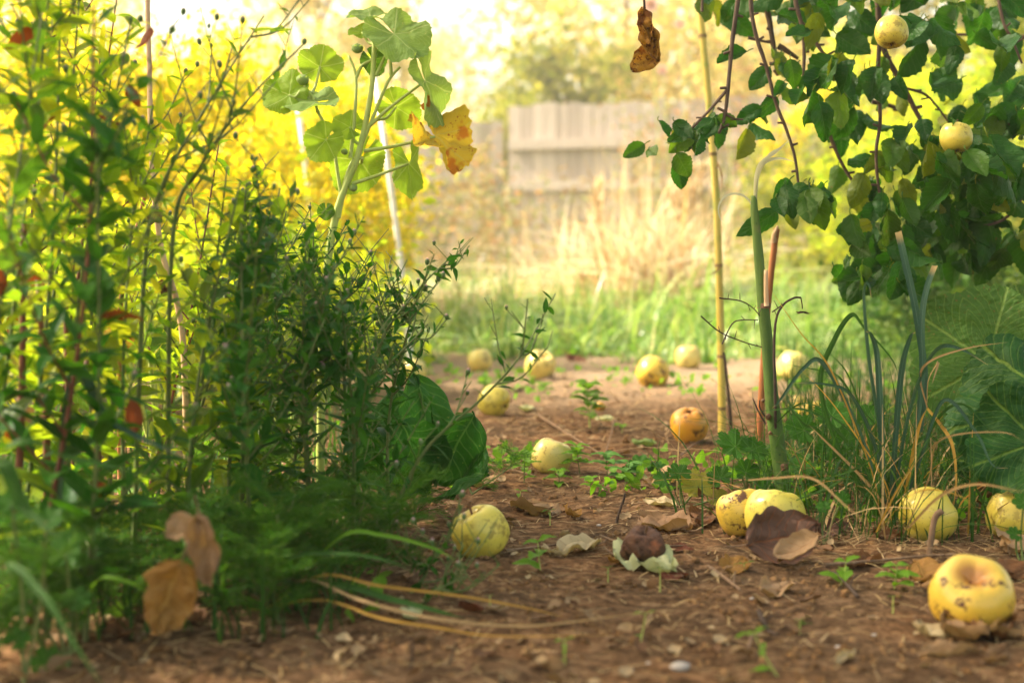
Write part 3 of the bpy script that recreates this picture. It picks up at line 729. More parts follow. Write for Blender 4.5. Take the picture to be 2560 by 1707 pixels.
def tree(name, x, d, w_, h, trunk_h, n, leaf, mat, label, clumps=60, cr=0.5, group='trees beyond the garden'):
    b = Gd(x, d); b[2] = 0
    t = thing(name, b, label, 'tree', group)
    c = b + [0, 0, (h + trunk_h) / 2]
    pts, cc = crown_pts(n, c, (w_ / 2, w_ / 2, (h - trunk_h) / 2), clumps, cr, 0.3)
    mb = MB(); mb.inst(SIMPLE, rand_rot(len(pts), 0, leaf * rng.uniform(0.6, 1.3, len(pts))), pts)
    mb.build('crown', MT[mat], t)
    m2 = MB(); top = c + [rng.normal() * .2, 0, 0.2 * h]
    tube(m2, [b - [0, 0, .05], b + [0.05 * h * rng.normal() * .4, 0, trunk_h * 0.7], c, top], 0.03 * h * .5, 0.012 * h * .4, 8)
    for s in range(9):
        e = cc[rng.integers(0, len(cc))]; st = b + [0, 0, trunk_h * rng.uniform(0.6, 1.3)]
        tube(m2, [st, (st + e) / 2 + [0, 0, .1], e], 0.009 * h * .5, 0.003 * h * .4, 6)
    m2.build('trunk', MT['barkfar'], t)

GS = 'yellow leafed shrubs glowing behind the left border'
shrub('yellow_shrub', 640, 4.7, 1.0, 1.06, 9000, 0.036, 'yellowshrub', 'tall glowing yellow-green shrub directly left of the mallow plant', 'shrub', GS)
shrub('yellow_shrub', 330, 4.9, 1.1, 1.10, 9000, 0.036, 'yellowshrub', 'yellow-green shrub behind the tan stalk at the left', 'shrub', GS)
shrub('yellow_shrub', 30, 4.6, 1.1, 1.25, 8000, 0.036, 'yellowshrub', 'yellow-green shrub at the left edge behind the tall asters', 'shrub', GS)
shrub('yellow_shrub', 800, 5.9, 0.9, 1.08, 6500, 0.040, 'yellowshrub', 'farther yellow shrub seen behind the mallow leaves', 'shrub', GS)
shrub('yellow_shrub', 480, 6.2, 1.3, 1.16, 7000, 0.042, 'yellowshrub', 'broad yellow shrub in the second row behind the tan stalk', 'shrub', GS)
shrub('lime_shrub', 420, 3.4, 0.9, 0.42, 4500, 0.036, 'limeleaf', 'low lime green shrub under the yellow shrubs', 'shrub')
shrub('lime_shrub', 760, 3.7, 0.5, 0.34, 2400, 0.034, 'limeleaf', 'small lime green bush at the foot of the mallow plant', 'shrub')
GR = 'yellow-green shrubs behind the apple tree'
shrub('garden_shrub', 2110, 7.8, 1.3, 1.0, 6000, 0.045, 'olivetree', 'yellow-green shrub behind the lower apple twigs', 'shrub', GR)
shrub('garden_shrub', 2430, 7.0, 1.5, 1.30, 10000, 0.045, 'limeleaf', 'tall yellow-green shrub behind the right side of the apple tree', 'shrub', GR)
shrub('garden_shrub', 2700, 6.0, 1.2, 1.4, 6000, 0.045, 'olivetree', 'green shrub at the right edge behind the apple leaves', 'shrub', GR)
shrub('garden_shrub', 2100, 9.6, 1.2, 1.75, 6500, 0.05, 'yellowshrub', 'high yellow shrub behind the cane and apple twigs', 'shrub', GR)
shrub('garden_shrub', 2280, 9.8, 2.0, 2.0, 9000, 0.05, 'limeleaf', 'high yellow shrub between the apple branches', 'shrub', GR)
shrub('shaded_grass_bush', 2480, 4.9, 0.9, 0.42, 4200, 0.035, 'appleleaf_far', 'low dark green bush added in place of shaded grass behind the hollyhock', 'shrub')  # dark bushes added to stand in for grass lying in shade
shrub('shaded_grass_bush', 2240, 5.6, 0.5, 0.26, 1800, 0.035, 'appleleaf_far', 'small dark green bush added in place of shaded grass left of the hollyhock', 'shrub')
shrub('flowering_shrub', 1780, 10.2, 1.3, 2.0, 3000, 0.045, 'paleshrub', 'airy pale shrub with pink blooms behind the hanging dead leaf', 'shrub', clumps=60, cr=0.2)
shrub('orange_shrub', 1060, 10.5, 1.3, 1.35, 3600, 0.05, 'paleshrub', 'airy orange-tinted shrub left of the fence corner', 'shrub', clumps=50, cr=0.2)
shrub('orange_shrub', 1120, 13.6, 2.0, 1.9, 3600, 0.06, 'goldtree', 'golden bush showing over the low fence panel', 'shrub', clumps=60, cr=0.25)
shrub('dark_bush', 1265, 12.75, 0.5, 1.80, 1400, 0.06, 'olivetree', 'dark green bush standing at the fence step', 'shrub', clumps=20, cr=0.15, z0=1.0)

tree('golden_birch', 800, 19, 3.0, 5.4, 1.0, 8000, 0.12, 'goldtree', 'narrow golden tree behind the mallow plant', 34, 0.45)
tree('golden_birch', 1560, 19, 4.0, 5.4, 1.0, 8500, 0.13, 'goldtree', 'golden tree above the fence, left of the hanging dead leaf', 80, 0.6)
tree('olive_tree', 1415, 16.5, 1.5, 3.0, 1.2, 3800, 0.11, 'olivetree', 'small dark olive tree rising behind the fence', 26, 0.28)
tree('golden_birch', 1010, 28, 3.6, 6.0, 1.0, 5200, 0.16, 'goldtree', 'thin distant golden tree with sky showing through it', 40, 0.55)
tree('golden_birch', 2050, 18, 5.5, 6.0, 0.8, 16000, 0.13, 'goldtree', 'tall golden tree behind the apple twigs', 80, 0.6)
tree('golden_birch', 2600, 17, 6.0, 6.0, 0.8, 16000, 0.13, 'olivetree', 'green-gold tree at the right behind the apple tree', 80, 0.6)
tree('golden_birch', 60, 17, 3.0, 4.0, 0.8, 6500, 0.12, 'goldtree', 'golden tree at the upper left edge', 50, 0.6)

# ------------------------------------------------------------------ fence
def fence():
    A = P(1275, 262, 12.2); B = P(2250, 205, 11.2); A[2] = B[2] = 0
    t = thing('board_fence', A, 'weathered grey board fence with a raised panel and a rail across it', 'fence')
    dirv = norm(B - A); nrm = np.array([dirv[1], -dirv[0], 0]); ln = np.linalg.norm(B - A); R = np.stack([dirv, nrm, [0, 0, 1]], 1)
    hA = P(1275, 262, 12.2)[2]
    mb = MB(); k = int(ln / 0.105)
    for i in range(k):
        c = A + dirv * (i + 0.5) * 0.105; hh = hA + random.uniform(-0.03, 0.015)
        box(mb, c + [0, 0, hh / 2] + nrm * random.uniform(-0.003, 0.003), 0.10, 0.018, hh, R)
    mb.build('high_panel', MT['fence'], t, smooth=False)
    for z, lab in ((1.30, None), (0.95, None), (0.42, None)):
        mb = MB(); box(mb, A + dirv * ln / 2 + [0, 0, z] + nrm * 0.035, ln, 0.045, 0.085, R); mb.build('rail', MT['fence'], t, smooth=False)
    for s in np.arange(0.0, ln, 1.9):
        mb = MB(); box(mb, A + dirv * (s + 0.02) + [0, 0, hA / 2] - nrm * 0.07, 0.09, 0.08, hA - 0.02, R); mb.build('fence_post', MT['fence'], t, smooth=False)
    C = P(300, 300, 12.9); C[2] = 0; d2 = norm(C - A); n2 = np.array([-d2[1], d2[0], 0]); l2 = np.linalg.norm(C - A); R2 = np.stack([d2, n2, [0, 0, 1]], 1)
    hL = P(1270, 305, 12.2)[2]
    mb = MB()
    for i in range(int(l2 / 0.105)):
        hh = hL + random.uniform(-0.008, 0.008)
        box(mb, A - dirv * 0.06 + d2 * (i + 0.5) * 0.105 + [0, 0, hh / 2], 0.10, 0.018, hh, R2)
    mb.build('low_panel', MT['fence'], t, smooth=False)
    mb = MB(); box(mb, A + d2 * (l2 / 2 + .1) + [0, 0, 1.02] + n2 * 0.035, l2, 0.045, 0.08, R2); mb.build('rail', MT['fence'], t, smooth=False)
fence()

# ------------------------------------------------------------------ house far away (pale roof behind the yellow shrubs)
def house():
    b = P(430, 640, 34); b[2] = 0
    t = thing('house', b, 'distant pale house with a pinkish roof behind the yellow shrubs', 'house')
    mb = MB(); box(mb, b + [0, 0, 1.7], 8.0, 5.0, 3.4); mb.build('wall', MT['housewall'], t, smooth=False)
    z = 3.4; e = 0.4; zt = 5.1
    X0, X1, Y0, Y1 = -4 - e, 4 + e, -2.5 - e, 2.5 + e
    V = [(X0, Y0, z), (X1, Y0, z), (X1, Y1, z), (X0, Y1, z), (X0, 0, zt), (X1, 0, zt)]
    mb = MB(); mb.add([b + np.array(v) for v in V], np.zeros((6, 3)), [(0, 1, 5, 4), (2, 3, 4, 5), (0, 4, 3, 3), (1, 2, 5, 5), (0, 3, 2, 1)])
    mb.build('roof', MT['roof'], t, smooth=False)
    for dx in (-2.4, 0.2, 2.6):
        mb = MB(); box(mb, b + [dx, -2.52, 1.9], 1.1, 0.1, 1.2); f = mb.build('window', MT['white'], t, smooth=False)
        mb = MB(); box(mb, b + [dx, -2.56, 1.9], 0.94, 0.06, 1.04); o = mb.build('pane', MT['glass'], None, smooth=False)
        o.data.transform(Matrix.Translation(-Vector(b))); o.parent = f
house()

# ------------------------------------------------------------------ white stakes, rubber rings, cosmos
def stake(pts, d, w_, label):
    b = Gd(pts[0][0], d); b[2] = -0.03
    t = thing('white_stake', b, label, 'garden stake', 'white painted stakes')
    q = [b] + [P(x, y, d) for x, y in pts[1:]]
    mb = MB(); tube(mb, q, w_, w_ * 0.9, 4, 2); mb.build('pole', MT['white'], t, smooth=False)
    mb = MB(); e = q[-1]; blob(mb, e, w_ * 1.1, w_ * 1.1, w_ * .8); mb.build('cap', MT['white'], t)
stake([(1030, 800), (1000, 640), (938, 190)], 4.3, 0.009, 'white stake leaning left directly behind the mallow stem')
stake([(800, 800), (775, 520), (745, 270)], 4.4, 0.009, 'thin white stake left of the mallow stem')
def ring(x, d, R_, r_, label, tilt=0.0):
    b = Gd(x, d)
    t = thing('rubber_tyre', b, label, 'tyre', 'old black tyres in the grass')
    for nm, R1, r1, m in (('tread', R_, r_, 'rubber'), ('bead', R_ * 0.72, r_ * 0.25, 'rubber')):
        V = []; L = []; nu, nv = 48, 12
        for i in range(nu):
            a = 2 * math.pi * i / nu
            for j in range(nv):
                c = 2 * math.pi * j / nv; rr = R1 + r1 * math.cos(c) * 0.75
                V.append(b + [rr * math.cos(a), rr * math.sin(a), r_ * 1.0 + r1 * math.sin(c) + tilt * math.cos(a) * R1]); L.append((0, 0, 0))
        Q = [(i * nv + j, ((i + 1) % nu) * nv + j, ((i + 1) % nu) * nv + (j + 1) % nv, i * nv + (j + 1) % nv) for i in range(nu) for j in range(nv)]
        mb = MB(); mb.add(V, L, Q); mb.build(nm, MT[m], t)
ring(2060, 7.6, 0.30, 0.11, 'old black tyre lying in the grass under the apple twigs, right one', 0.25)
ring(1830, 7.4, 0.26, 0.09, 'old black tyre lying in the grass behind the cane, left one', 0.1)
def cosmos(x, y, d, r, label):
    b = Gd(x, d); h = P(x, y, d)
    t = thing('cosmos_flower', b, label, 'flower', 'pink cosmos flowers in the background')
    mb = MB(); tube(mb, [b, (b + h) / 2 + [0.04, 0, 0], h], 0.003, 0.002, 5); mb.build('stem', MT['mallowstem'], t)
    lt = leaf_T(5, 1, 0.33, 0.7, 0.1, 0.1, 0.03)
    for k in range(8):
        a = k * math.pi / 4; dr = np.array([math.cos(a), -0.25, math.sin(a)])
        mb = MB(); mb.inst(lt, basis(dr, (0, -1, 0), r, r, r), h); mb.build('petal', MT['pink'], t)
    mb = MB(); blob(mb, h + [0, -0.01, 0], r * .22, r * .22, r * .2); mb.build('flower_centre', MT['dry_ochre'], t)
cosmos(1625, 12, 7, 0.05, 'pink cosmos at the top edge behind the hanging dead leaf')
cosmos(1655, 175, 7.5, 0.035, 'small pink cosmos to the right of the dead leaf tip')
cosmos(1815, 285, 7, 0.032, 'pink cosmos close behind the apple twig tips beside the cane')
cosmos(2078, 440, 7.5, 0.03, 'pink cosmos low down behind the apple leaves')
cosmos(1700, 60, 8, 0.035, 'pale pink cosmos left of the cane top')
cosmos(2020, 195, 8, 0.025, 'tiny pink cosmos between the apple branches')

# ================================================================== APPLES
def apple_mesh(seed, squash=1.0, lump=0.02, dent=0.0):
    r = random.Random(seed)
    prof = [(0.0, .56), (.05, .56), (.12, .60), (.20, .70), (.32, .81), (.48, .87), (.66, .83), (.83, .66), (.95, .40), (1.0, .10), (.985, -.2), (.90, -.5), (.75, -.73),
            (.55, -.86), (.38, -.90), (.25, -.87), (.14, -.79), (.05, -.74), (0.0, -.74)]
    pr = smooth([np.array([a, b, 0]) for a, b in prof], 3)
    nu = 48; V = []; L = []; o = Vector((seed * 3.1, 0, 0)); m = len(pr)
    for i, p in enumerate(pr):
        for j in range(nu):
            a = 2 * math.pi * j / nu
            rr = abs(p[0]); z = p[1] * 0.95 * squash
            five = math.cos(5 * a + seed)
            k = 1 + five * (0.035 * max(0, -z) + 0.012) + lump * 2.2 * mnoise.noise(Vector((math.cos(a) * 1.1, math.sin(a) * 1.1, z * 1.1)) + o)
            z2 = z + five * 0.03 * (z < -0.5) + five * 0.018 * (z > .5) + 0.06 * math.cos(a + seed) * rr * (1 if z > 0 else 0)
            V.append((rr * k * math.cos(a), rr * k * math.sin(a), z2)); L.append((math.cos(a), z, rr if z > 0 else max(rr, 0.12) + 0.1))
    Q = [(i * nu + j, (i + 1) * nu + j, (i + 1) * nu + (j + 1) % nu, i * nu + (j + 1) % nu) for i in range(m - 1) for j in range(nu)]
    return T(V, L, Q)
def apple(x, y0, dia, mat, label, up=(0, 0, 1), d=None, seed=None, squash=1.0, stalk=True, at=None, lump=0.02, sink=0.06, diam=None):
    seed = seed if seed is not None else int(x)
    up = norm(up)
    if at is None:
        d = d or gdepth(y0); g = Gd(x, d); r = px(dia, d) / 2 if diam is None else diam / 2
        c = g + [0, 0, r * (0.88 - sink)]
        # the contact point seen in the picture is the near bottom edge
    else:
        d = at[2]; r = px(dia, d) / 2; c = P(at[0], at[1], d)
    t = thing('apple', c, label, 'apple', 'fallen yellow apples' if at is None else 'apples hanging on the tree')
    B = basis(up, (0.2, -1, 0.3)); B = np.stack([B[:, 0], -B[:, 2], B[:, 1]], 1)      # local z -> up
    mb = MB(); mb.inst(apple_mesh(seed, squash, lump), B * r, c); o = mb.build('skin', MT[mat], t)
    if stalk:
        mb = MB(); a = B @ np.array([0, 0, .52]) * r; e = B @ np.array([.10, .06, .98]) * r; e2 = B @ np.array([.2, .05, 1.18]) * r
        tube(mb, [c + a, c + (a + e) / 2, c + e, c + e2], r * .035, r * .06, 6); mb.build('stalk', MT['stalk'], t)
    mb = MB()
    for k in range(5):
        an = k * 2 * math.pi / 5; bb = B @ np.array([.06 * math.cos(an), .06 * math.sin(an), -.74]) * r
        dr = B @ np.array([math.cos(an) * .7, math.sin(an) * .7, -1.0])
        mb.inst(leaf_T(4, 1, 0.25, 1, 0.2, 0.4, 0.05, seed=k), basis(dr, B @ np.array([math.cos(an), math.sin(an), 0]), r * .2, r * .17, r * .2), c + bb)
    mb.build('calyx', MT['calyx'], t)
    return t
toc = (0, -1, 0)
apple(2428, 1552, 203, 'ap_yellow', 'large yellow apple nearest the camera at lower right, deep stalk hollow facing up', (-0.10, -0.52, 0.85), seed=5, squash=0.86, lump=0.035, stalk=False)
apple(1200, 1395, 142, 'ap_green', 'yellow-green apple with short stalk and dark bruise, alone on the soil beside the border', (-0.42, -0.15, 0.9), seed=8)
apple(1856, 1362, 128, 'ap_yellow', 'yellow apple half behind another, left of the purple-brown leaf', (-0.3, 0.3, 0.9), seed=9, stalk=False, d=1.80)
apple(1937, 1362, 150, 'ap_green', 'yellow apple largely covered by a purple-brown dry leaf', (0.1, 0.3, 0.95), seed=10, stalk=False, d=1.76)
apple(2318, 1342, 143, 'ap_green', 'green-yellow apple with a brown patch at the foot of the blue-green blades', (0.8, 0.1, 0.35), seed=12, stalk=False)
apple(2536, 1328, 138, 'ap_green', 'green apple cut by the right edge of the frame', (0.1, 0.25, 0.95), seed=13, d=1.80)
apple(1378, 1200, 100, 'ap_pale', 'pale green apple half hidden by weeds in the middle of the path', (0.35, 0.0, 0.9), seed=14, stalk=False, d=2.26)
apple(1722, 1098, 94, 'ap_orange', 'orange-yellow apple with its brown calyx on top, left of the cane', (0.05, 0.35, -0.93), seed=15, stalk=False)
apple(1235, 1032, 80, 'ap_green', 'pale green apple under the arching aster branch', (-0.75, 0.35, 0.3), seed=16, stalk=False)
apple(1632, 968, 84, 'ap_yellow', 'round yellow apple standing alone on the path middle distance', (0.2, 0.55, 0.7), seed=17, stalk=False)
apple(1720, 922, 66, 'ap_pale', 'small pale apple farthest right of the distant ones, beside a brown leaf', (0.0, 0.1, 1), seed=18)
apple(1350, 950, 77, 'ap_pale', 'pale apple with a pink blush in front of the lawn edge', (0.3, -0.4, 0.8), seed=19, stalk=False)
apple(1200, 926, 62, 'ap_pale', 'distant pale apple at the lawn edge left of the blushed one', (-0.2, 0.2, 0.9), seed=20)
apple(1035, 958, 62, 'ap_pale', 'cream apple peeping out behind the broad green leaf', (0, 0.3, 0.9), seed=21)
apple(1985, 962, 84, 'ap_pale', 'pale green apple blurred behind the thick green stem', (0.3, 0.3, 0.9), seed=22)
apple(2000, 1040, 62, 'ap_yellow', 'yellow apple half hidden behind the cranesbill leaves', (0.3, 0.3, 0.9), seed=23, stalk=False)
apple(2030, 1070, 70, 'ap_yellow', 'yellow apple low between the blue-green blades', (-0.3, 0.3, 0.9), seed=24, stalk=False)
apple(190, 1345, 70, 'ap_yellow', 'yellow apple mostly hidden in the undergrowth at far left', (0.3, 0.1, 0.9), seed=25)
apple(1500, 1020, 26, 'ap_orange', 'tiny shrivelled pinkish apple beside the small nettle', (0.3, 0.1, 0.9), seed=26)
apple(2228, 0, 82, 'ap_green', 'yellow apple hanging at the top of the apple tree', (0.05, 0.35, 0.93), at=(2228, 82, 2.02), seed=27)
apple(2392, 0, 80, 'ap_green', 'yellow apple half hidden by leaves lower right in the tree', (0.0, 0.2, 0.95), at=(2390, 345, 2.08), seed=28)
def rotten():
    c = Gd(1612, 1.62); r = px(112, 1.62) / 2; c[2] += r * .72
    t = thing('rotten_apple', c, 'dark rotten shrivelled apple lying on dry leaves in the path', 'rotten apple')
    s = apple_mesh(33, 0.92, 0.10); V = s.V.copy()
    for i, v in enumerate(V):
        n_ = mnoise.noise(Vector(v) * 3.0) * .10 + mnoise.noise(Vector(v) * 7.0) * .05 + mnoise.noise(Vector(v) * 18.0) * .03; V[i] = v * (1 + n_)
    mb = MB(); mb.inst(T(V, s.L, s.Q), basis((0.2, .9, .3), (0, -.4, 1)) * r, c); mb.build('skin', MT['ap_rot'], t)
    mb = MB(); tube(mb, [c + [0, -.3 * r, .7 * r], c + [.05 * r, -.5 * r, 1.05 * r]], r * .05, r * .06, 5, 3); mb.build('stalk', MT['stalk'], t)
rotten()

# ================================================================== FALLEN LEAVES
FL = 'dry leaves fallen on the soil'
def fallen(xa, ya, xb, yb, mat, label, w_=0.34, roll=1.6, bend=0.7, crump=0.05, lift=0.006, nh=(0, -0.25, 1), seed=None, d=None, da=0.0, db=0.0, petiole=True, group=FL, up=None, name='fallen_leaf', nl=16):
    """leaf from stalk end (xa,ya) to tip (xb,yb), picture coordinates; lies on the ground unless d is given"""
    seed = seed if seed is not None else int(xa * 3 + ya)
    if d is None:
        A = G(xa, ya); B = G(xb, yb); A[2] += lift; B[2] += lift
        # limit how far a leaf reaches in depth
        L2 = max(px(math.hypot(xb - xa, yb - ya), gdepth((ya + yb) / 2)), 0.012)
        v = B - A; n_ = np.linalg.norm(v)
        if n_ > L2 * 1.6: B = A + v / n_ * L2 * 1.6; B[2] = gz(B[0], B[1]) + lift
    else:
        A = P(xa, ya, d + da); B = P(xb, yb, d + db)
    v = B - A; ln = np.linalg.norm(v)
    t = thing(name, A, label, 'leaf', group)
    mb = MB(); mb.inst(roll_leaf(seed, nl, 6, w_, roll, bend, crump), basis(v, nh, ln, ln, ln), A); mb.build('blade', MT[mat], t)
    if petiole:
        mb = MB(); u = norm(v); up_ = norm(np.asarray(nh, float))
        tube(mb, [A + u * ln * 0.03, A - u * ln * .12 + up_ * ln * .02, A - u * ln * .27 + up_ * ln * .08], ln * 0.013, ln * .010, 5, 3); mb.build('leaf_stalk', MT['twig'], t)
    return t
# leaves leaning on things
fallen(1862, 1362, 2045, 1322, 'dry_purple', 'large purple-brown dry leaf draped over an apple', 0.40, 1.3, 0.7, 0.09, d=1.62, db=0.02, da=0.0, nh=(-0.15, -0.8, 0.65), seed=3, nl=22)
fallen(2050, 1345, 1935, 1395, 'dry_tan', 'tan curled leaf under the purple-brown one', 0.34, 1.8, 0.9, 0.05, d=1.58, nh=(0.1, -0.55, 0.8), seed=4)
fallen(1545, 1400, 1690, 1440, 'dry_cream', 'cream-green fallen leaf under the rotten apple', 0.27, 1.4, 0.9, 0.13, seed=6)
fallen(1672, 1378, 1735, 1384, 'dry_red', 'dark brown leaf touching the right side of the rotten apple', 0.34, 1.0, 0.4, 0.04, lift=0.002, seed=7)
spec = [
 (1495, 1372, 1382, 1398, 'dry_pale', 'long pale folded leaf between the seedling and the rotten apple', .26, 2.6, .4),
 (1375, 1290, 1275, 1250, 'dry_tan', 'grey-tan leaf in the path above the seedling', .34, 1.0, .6),
 (1228, 1225, 1165, 1208, 'dry_tan', 'small tan leaf arched on the soil left of the path weeds', .36, 1.6, 1.1),
 (1722, 1335, 1600, 1310, 'dry_pink', 'warm tan leaf left of the leaf-covered apple', .40, 1.2, .7),
 (1690, 1270, 1610, 1262, 'dry_pale', 'pale leaf above the warm tan one', .34, 1.2, .5),
 (1765, 1300, 1700, 1345, 'dry_brown', 'brown curled leaf against the left apple of the pair', .40, 2.4, 1.0),
 (1640, 1215, 1700, 1245, 'dry_tan', 'crumpled tan leaf under the cranesbill', .45, 1.8, 1.2),
 (1795, 1250, 1700, 1200, 'dry_brown', 'brown leaf below the yellowing cranesbill leaf', .42, 1.2, .8),
 (1820, 1230, 1740, 1230, 'dry_purple', 'dark leaf directly above the apple pair', .44, 1.4, .8),
 (1395, 1400, 1350, 1385, 'dry_pale', 'small pale flake beside the seedling foot', .36, 1.8, 1.0),
 (1545, 1415, 1510, 1395, 'dry_ochre', 'crumpled ochre leaf left of the rotten apple', .5, 2.4, 1.4),
 (1720, 1440, 1650, 1448, 'dry_red', 'flat dark red leaf scrap under the cream-green leaf', .36, .8, .3),
 (1440, 1295, 1405, 1280, 'dry_ochre', 'shrivelled ochre seed husk of a leaf in the path', .6, 3.6, 1.6),
 (1975, 1470, 1900, 1490, 'dry_tan', 'tan leaf scrap in the middle of the bare soil', .34, 1.8, .9),
 (1855, 1420, 1800, 1440, 'dry_ochre', 'crumpled ochre leaf below the leaf-covered apple', .5, 2.2, 1.2),
 (2290, 1420, 2360, 1460, 'dry_ochre', 'ochre leaf on edge left of the nearest apple', .42, 1.6, 1.2),
 (2195, 1400, 2110, 1420, 'dry_brown', 'thin brown leaf curl behind the little seedlings', .26, 2.6, .6),
 (2090, 1660, 2140, 1640, 'dry_pale', 'pale stick-like leaf roll on the near soil', .2, 3.2, .3),
 (2560, 1600, 2450, 1560, 'dry_tan', 'brown leaf in the corner pile right of the nearest apple', .36, 1.4, .9),
 (2480, 1625, 2350, 1555, 'dry_tan', 'arched tan leaf in front of the nearest apple', .30, 2.0, 1.3),
 (2300, 1635, 2460, 1640, 'dry_tan', 'long rolled tan leaf in front of the nearest apple', .24, 3.4, .25),
 (2300, 1555, 2380, 1600, 'dry_pale', 'flat pale leaf under the nearest apple', .34, 1.0, .4),
 (2520, 1560, 2400, 1620, 'dry_brown', 'dark brown leaf on top of the corner pile', .32, 2.0, 1.2),
 (2460, 1660, 2540, 1625, 'dry_pink', 'narrow tan leaf splinter in the lower right corner', .12, 2.6, .3),
 (2580, 1360, 2475, 1400, 'dry_tan', 'large folded tan leaf behind the nearest apple', .40, 1.6, .9),
 (2570, 1420, 2490, 1450, 'dry_brown', 'brown leaf right behind the nearest apple', .40, 1.6, .9),
 (2545, 1230, 2440, 1200, 'dry_brown', 'rust brown leaf in the shade behind the edge apple', .45, 1.2, .8),
 (2250, 1340, 2180, 1350, 'dry_brown', 'brown leaf left of the brown-patched apple', .4, 1.8, .9),
 (2120, 1330, 2040, 1340, 'dry_purple', 'dark leaf at the foot of the blue-green blades', .4, 1.8, .9),
 (1780, 890, 1750, 880, 'dry_brown', 'brown leaf beside the farthest right distant apple', .5, 1.6, 1.2),
 (1660, 880, 1690, 885, 'dry_red', 'reddish leaf between two distant apples', .5, 1.4, 1.0),
 (1450, 895, 1410, 900, 'dry_red', 'rusty leaf at the lawn edge in mid distance', .5, 1.4, 1.0),
 (1530, 1040, 1490, 1035, 'dry_cream', 'pale grey leaf under the small nettle', .36, .8, .4),
 (1640, 1110, 1580, 1105, 'dry_green', 'green fallen leaf left of the orange apple', .36, 1.2, .6),
 (1325, 1025, 1295, 1018, 'dry_cream', 'pale egg-shaped leaf right of the apple under the branch', .4, 1.4, .8),
 (1340, 1265, 1320, 1240, 'dry_brown', 'brown crumb of leaf near the grey-tan leaf', .4, 1.8, .9),
 (1030, 1540, 1015, 1600, 'dry_cream', 'cream leaf sliver by the orange grass blades', .3, 1.4, .6),
 (1210, 1550, 1150, 1530, 'dry_red', 'reddish leaf caught under the orange grass blades', .4, 1.2, .6),
 (740, 1490, 700, 1540, 'dry_red', 'dark red leaf in the shade under the border', .42, 1.2, .6),
 (330, 1620, 250, 1600, 'dry_brown', 'brown leaf at the lower left under the weeds', .4, 1.4, .8),
 (170, 1640, 90, 1620, 'dry_tan', 'tan leaf at the bottom left corner', .4, 1.2, .7),
 (450, 1560, 520, 1600, 'dry_brown', 'dark leaf on soil below the two ochre leaves', .36, 1.6, .9),
 (890, 1560, 860, 1530, 'dry_brown', 'curled brown leaf ring on the near soil', .4, 3.0, 1.6),
 (1410, 1570, 1370, 1590, 'dry_brown', 'brown scrap at the tip of the long straw', .4, 1.6, .9),
]
for i, s in enumerate(spec):
    fallen(*s[:6], s[6], s[7], s[8], 0.09, 0.003, (random.uniform(-.4, .4), random.uniform(-.6, .1), 1), seed=300 + i)
fallen(455, 1400, 395, 1580, 'dry_ochre', 'ochre lobed leaf standing upright in the left undergrowth, lower of two', 0.42, 1.6, 0.9, 0.11, d=1.20, nh=(0.2, -1, 0.1), seed=70, nl=20)
fallen(498, 1285, 525, 1465, 'dry_pink', 'pinkish tan leaf standing upright in the left undergrowth, upper of two', 0.26, 1.6, 0.6, 0.09, d=1.21, nh=(-0.1, -1, 0.2), seed=71, nl=20)
fallen(485, 1290, 415, 1340, 'dry_tan', 'tan leaf behind the upright pinkish one', 0.4, 0.9, 0.5, 0.05, d=1.23, nh=(-0.1, -1, 0.3), seed=72)
fallen(110, 1110, 60, 1010, 'dry_pink', 'broad tan leaf caught low among the left stems', 0.34, 0.9, 0.5, 0.05, d=1.5, nh=(-0.1, -1, 0.3), seed=73)
fallen(2440, 1250, 2560, 1180, 'dry_brown', 'rusty dead leaf leaning under the dark hollyhock leaf', 0.4, 1.2, 0.6, 0.06, d=1.95, nh=(0, -1, 0.4), seed=74)

# twigs lying about
TW = 'dry twigs and stalks lying on the soil'
def twig(pts, r, mat, label, name='twig', z=None, cat='twig', side=0):
    q = []
    for (x, y) in pts:
        g = G(x, y); g[2] += r * 1.2 + (0.004); q.append(g)
    t = thing(name, q[0], label, cat, TW)
    mb = MB(); pp = tube(mb, q, r, r * .5, 6, 5, rough=.12); mb.build('stalk', MT[mat], t)
    for s in range(side):
        i = random.randrange(2, len(pp) - 2); e = pp[i] + np.array([random.uniform(-.02, .02), random.uniform(-.02, .02), .012])
        mb = MB(); tube(mb, [pp[i], (pp[i] + e) / 2 + [0, 0, .004], e], r * .5, r * .25, 5, 3); mb.build('side_twig', MT[mat], t)
twig([(1345, 1040), (1420, 1085), (1470, 1110), (1530, 1150)], .0028, 'twig', 'thin pale stalk running diagonally across the far path', side=2)
twig([(1535, 1040), (1528, 1090), (1512, 1140)], .0022, 'twig', 'short pale stalk near the small nettle')
twig([(1060, 1188), (1160, 1176), (1250, 1168), (1330, 1172)], .003, 'twig', 'long dry stalk along the ridge of soil', side=2)
twig([(1080, 1215), (1180, 1180), (1260, 1190), (1340, 1210)], .0022, 'twig', 'second dry stalk crossing the ridge of soil')
twig([(1265, 1400), (1330, 1385), (1400, 1378), (1470, 1384)], .0018, 'twig', 'thin stalk from the green-yellow apple towards the path middle')
twig([(1500, 1362), (1560, 1375), (1640, 1380), (1720, 1378)], .0018, 'twig', 'thin pale stalk behind the rotten apple')
twig([(1700, 1145), (1745, 1105), (1800, 1095)], .0020, 'twig', 'thin stalk behind the cranesbill leaves')
twig([(1290, 985), (1330, 970), (1390, 950)], .004, 'twig', 'pale stick in front of the blushed apple')
twig([(1700, 1000), (1760, 1010), (1830, 1012)], .003, 'twig', 'pale stick behind the cane')
twig([(1895, 1540), (1920, 1580), (1945, 1610)], .0026, 'dktwig', 'dark root bit on the near soil right of centre', side=2)
twig([(1770, 1425), (1810, 1460), (1850, 1490)], .0026, 'twig', 'mossy twig below the apple pair', side=2)
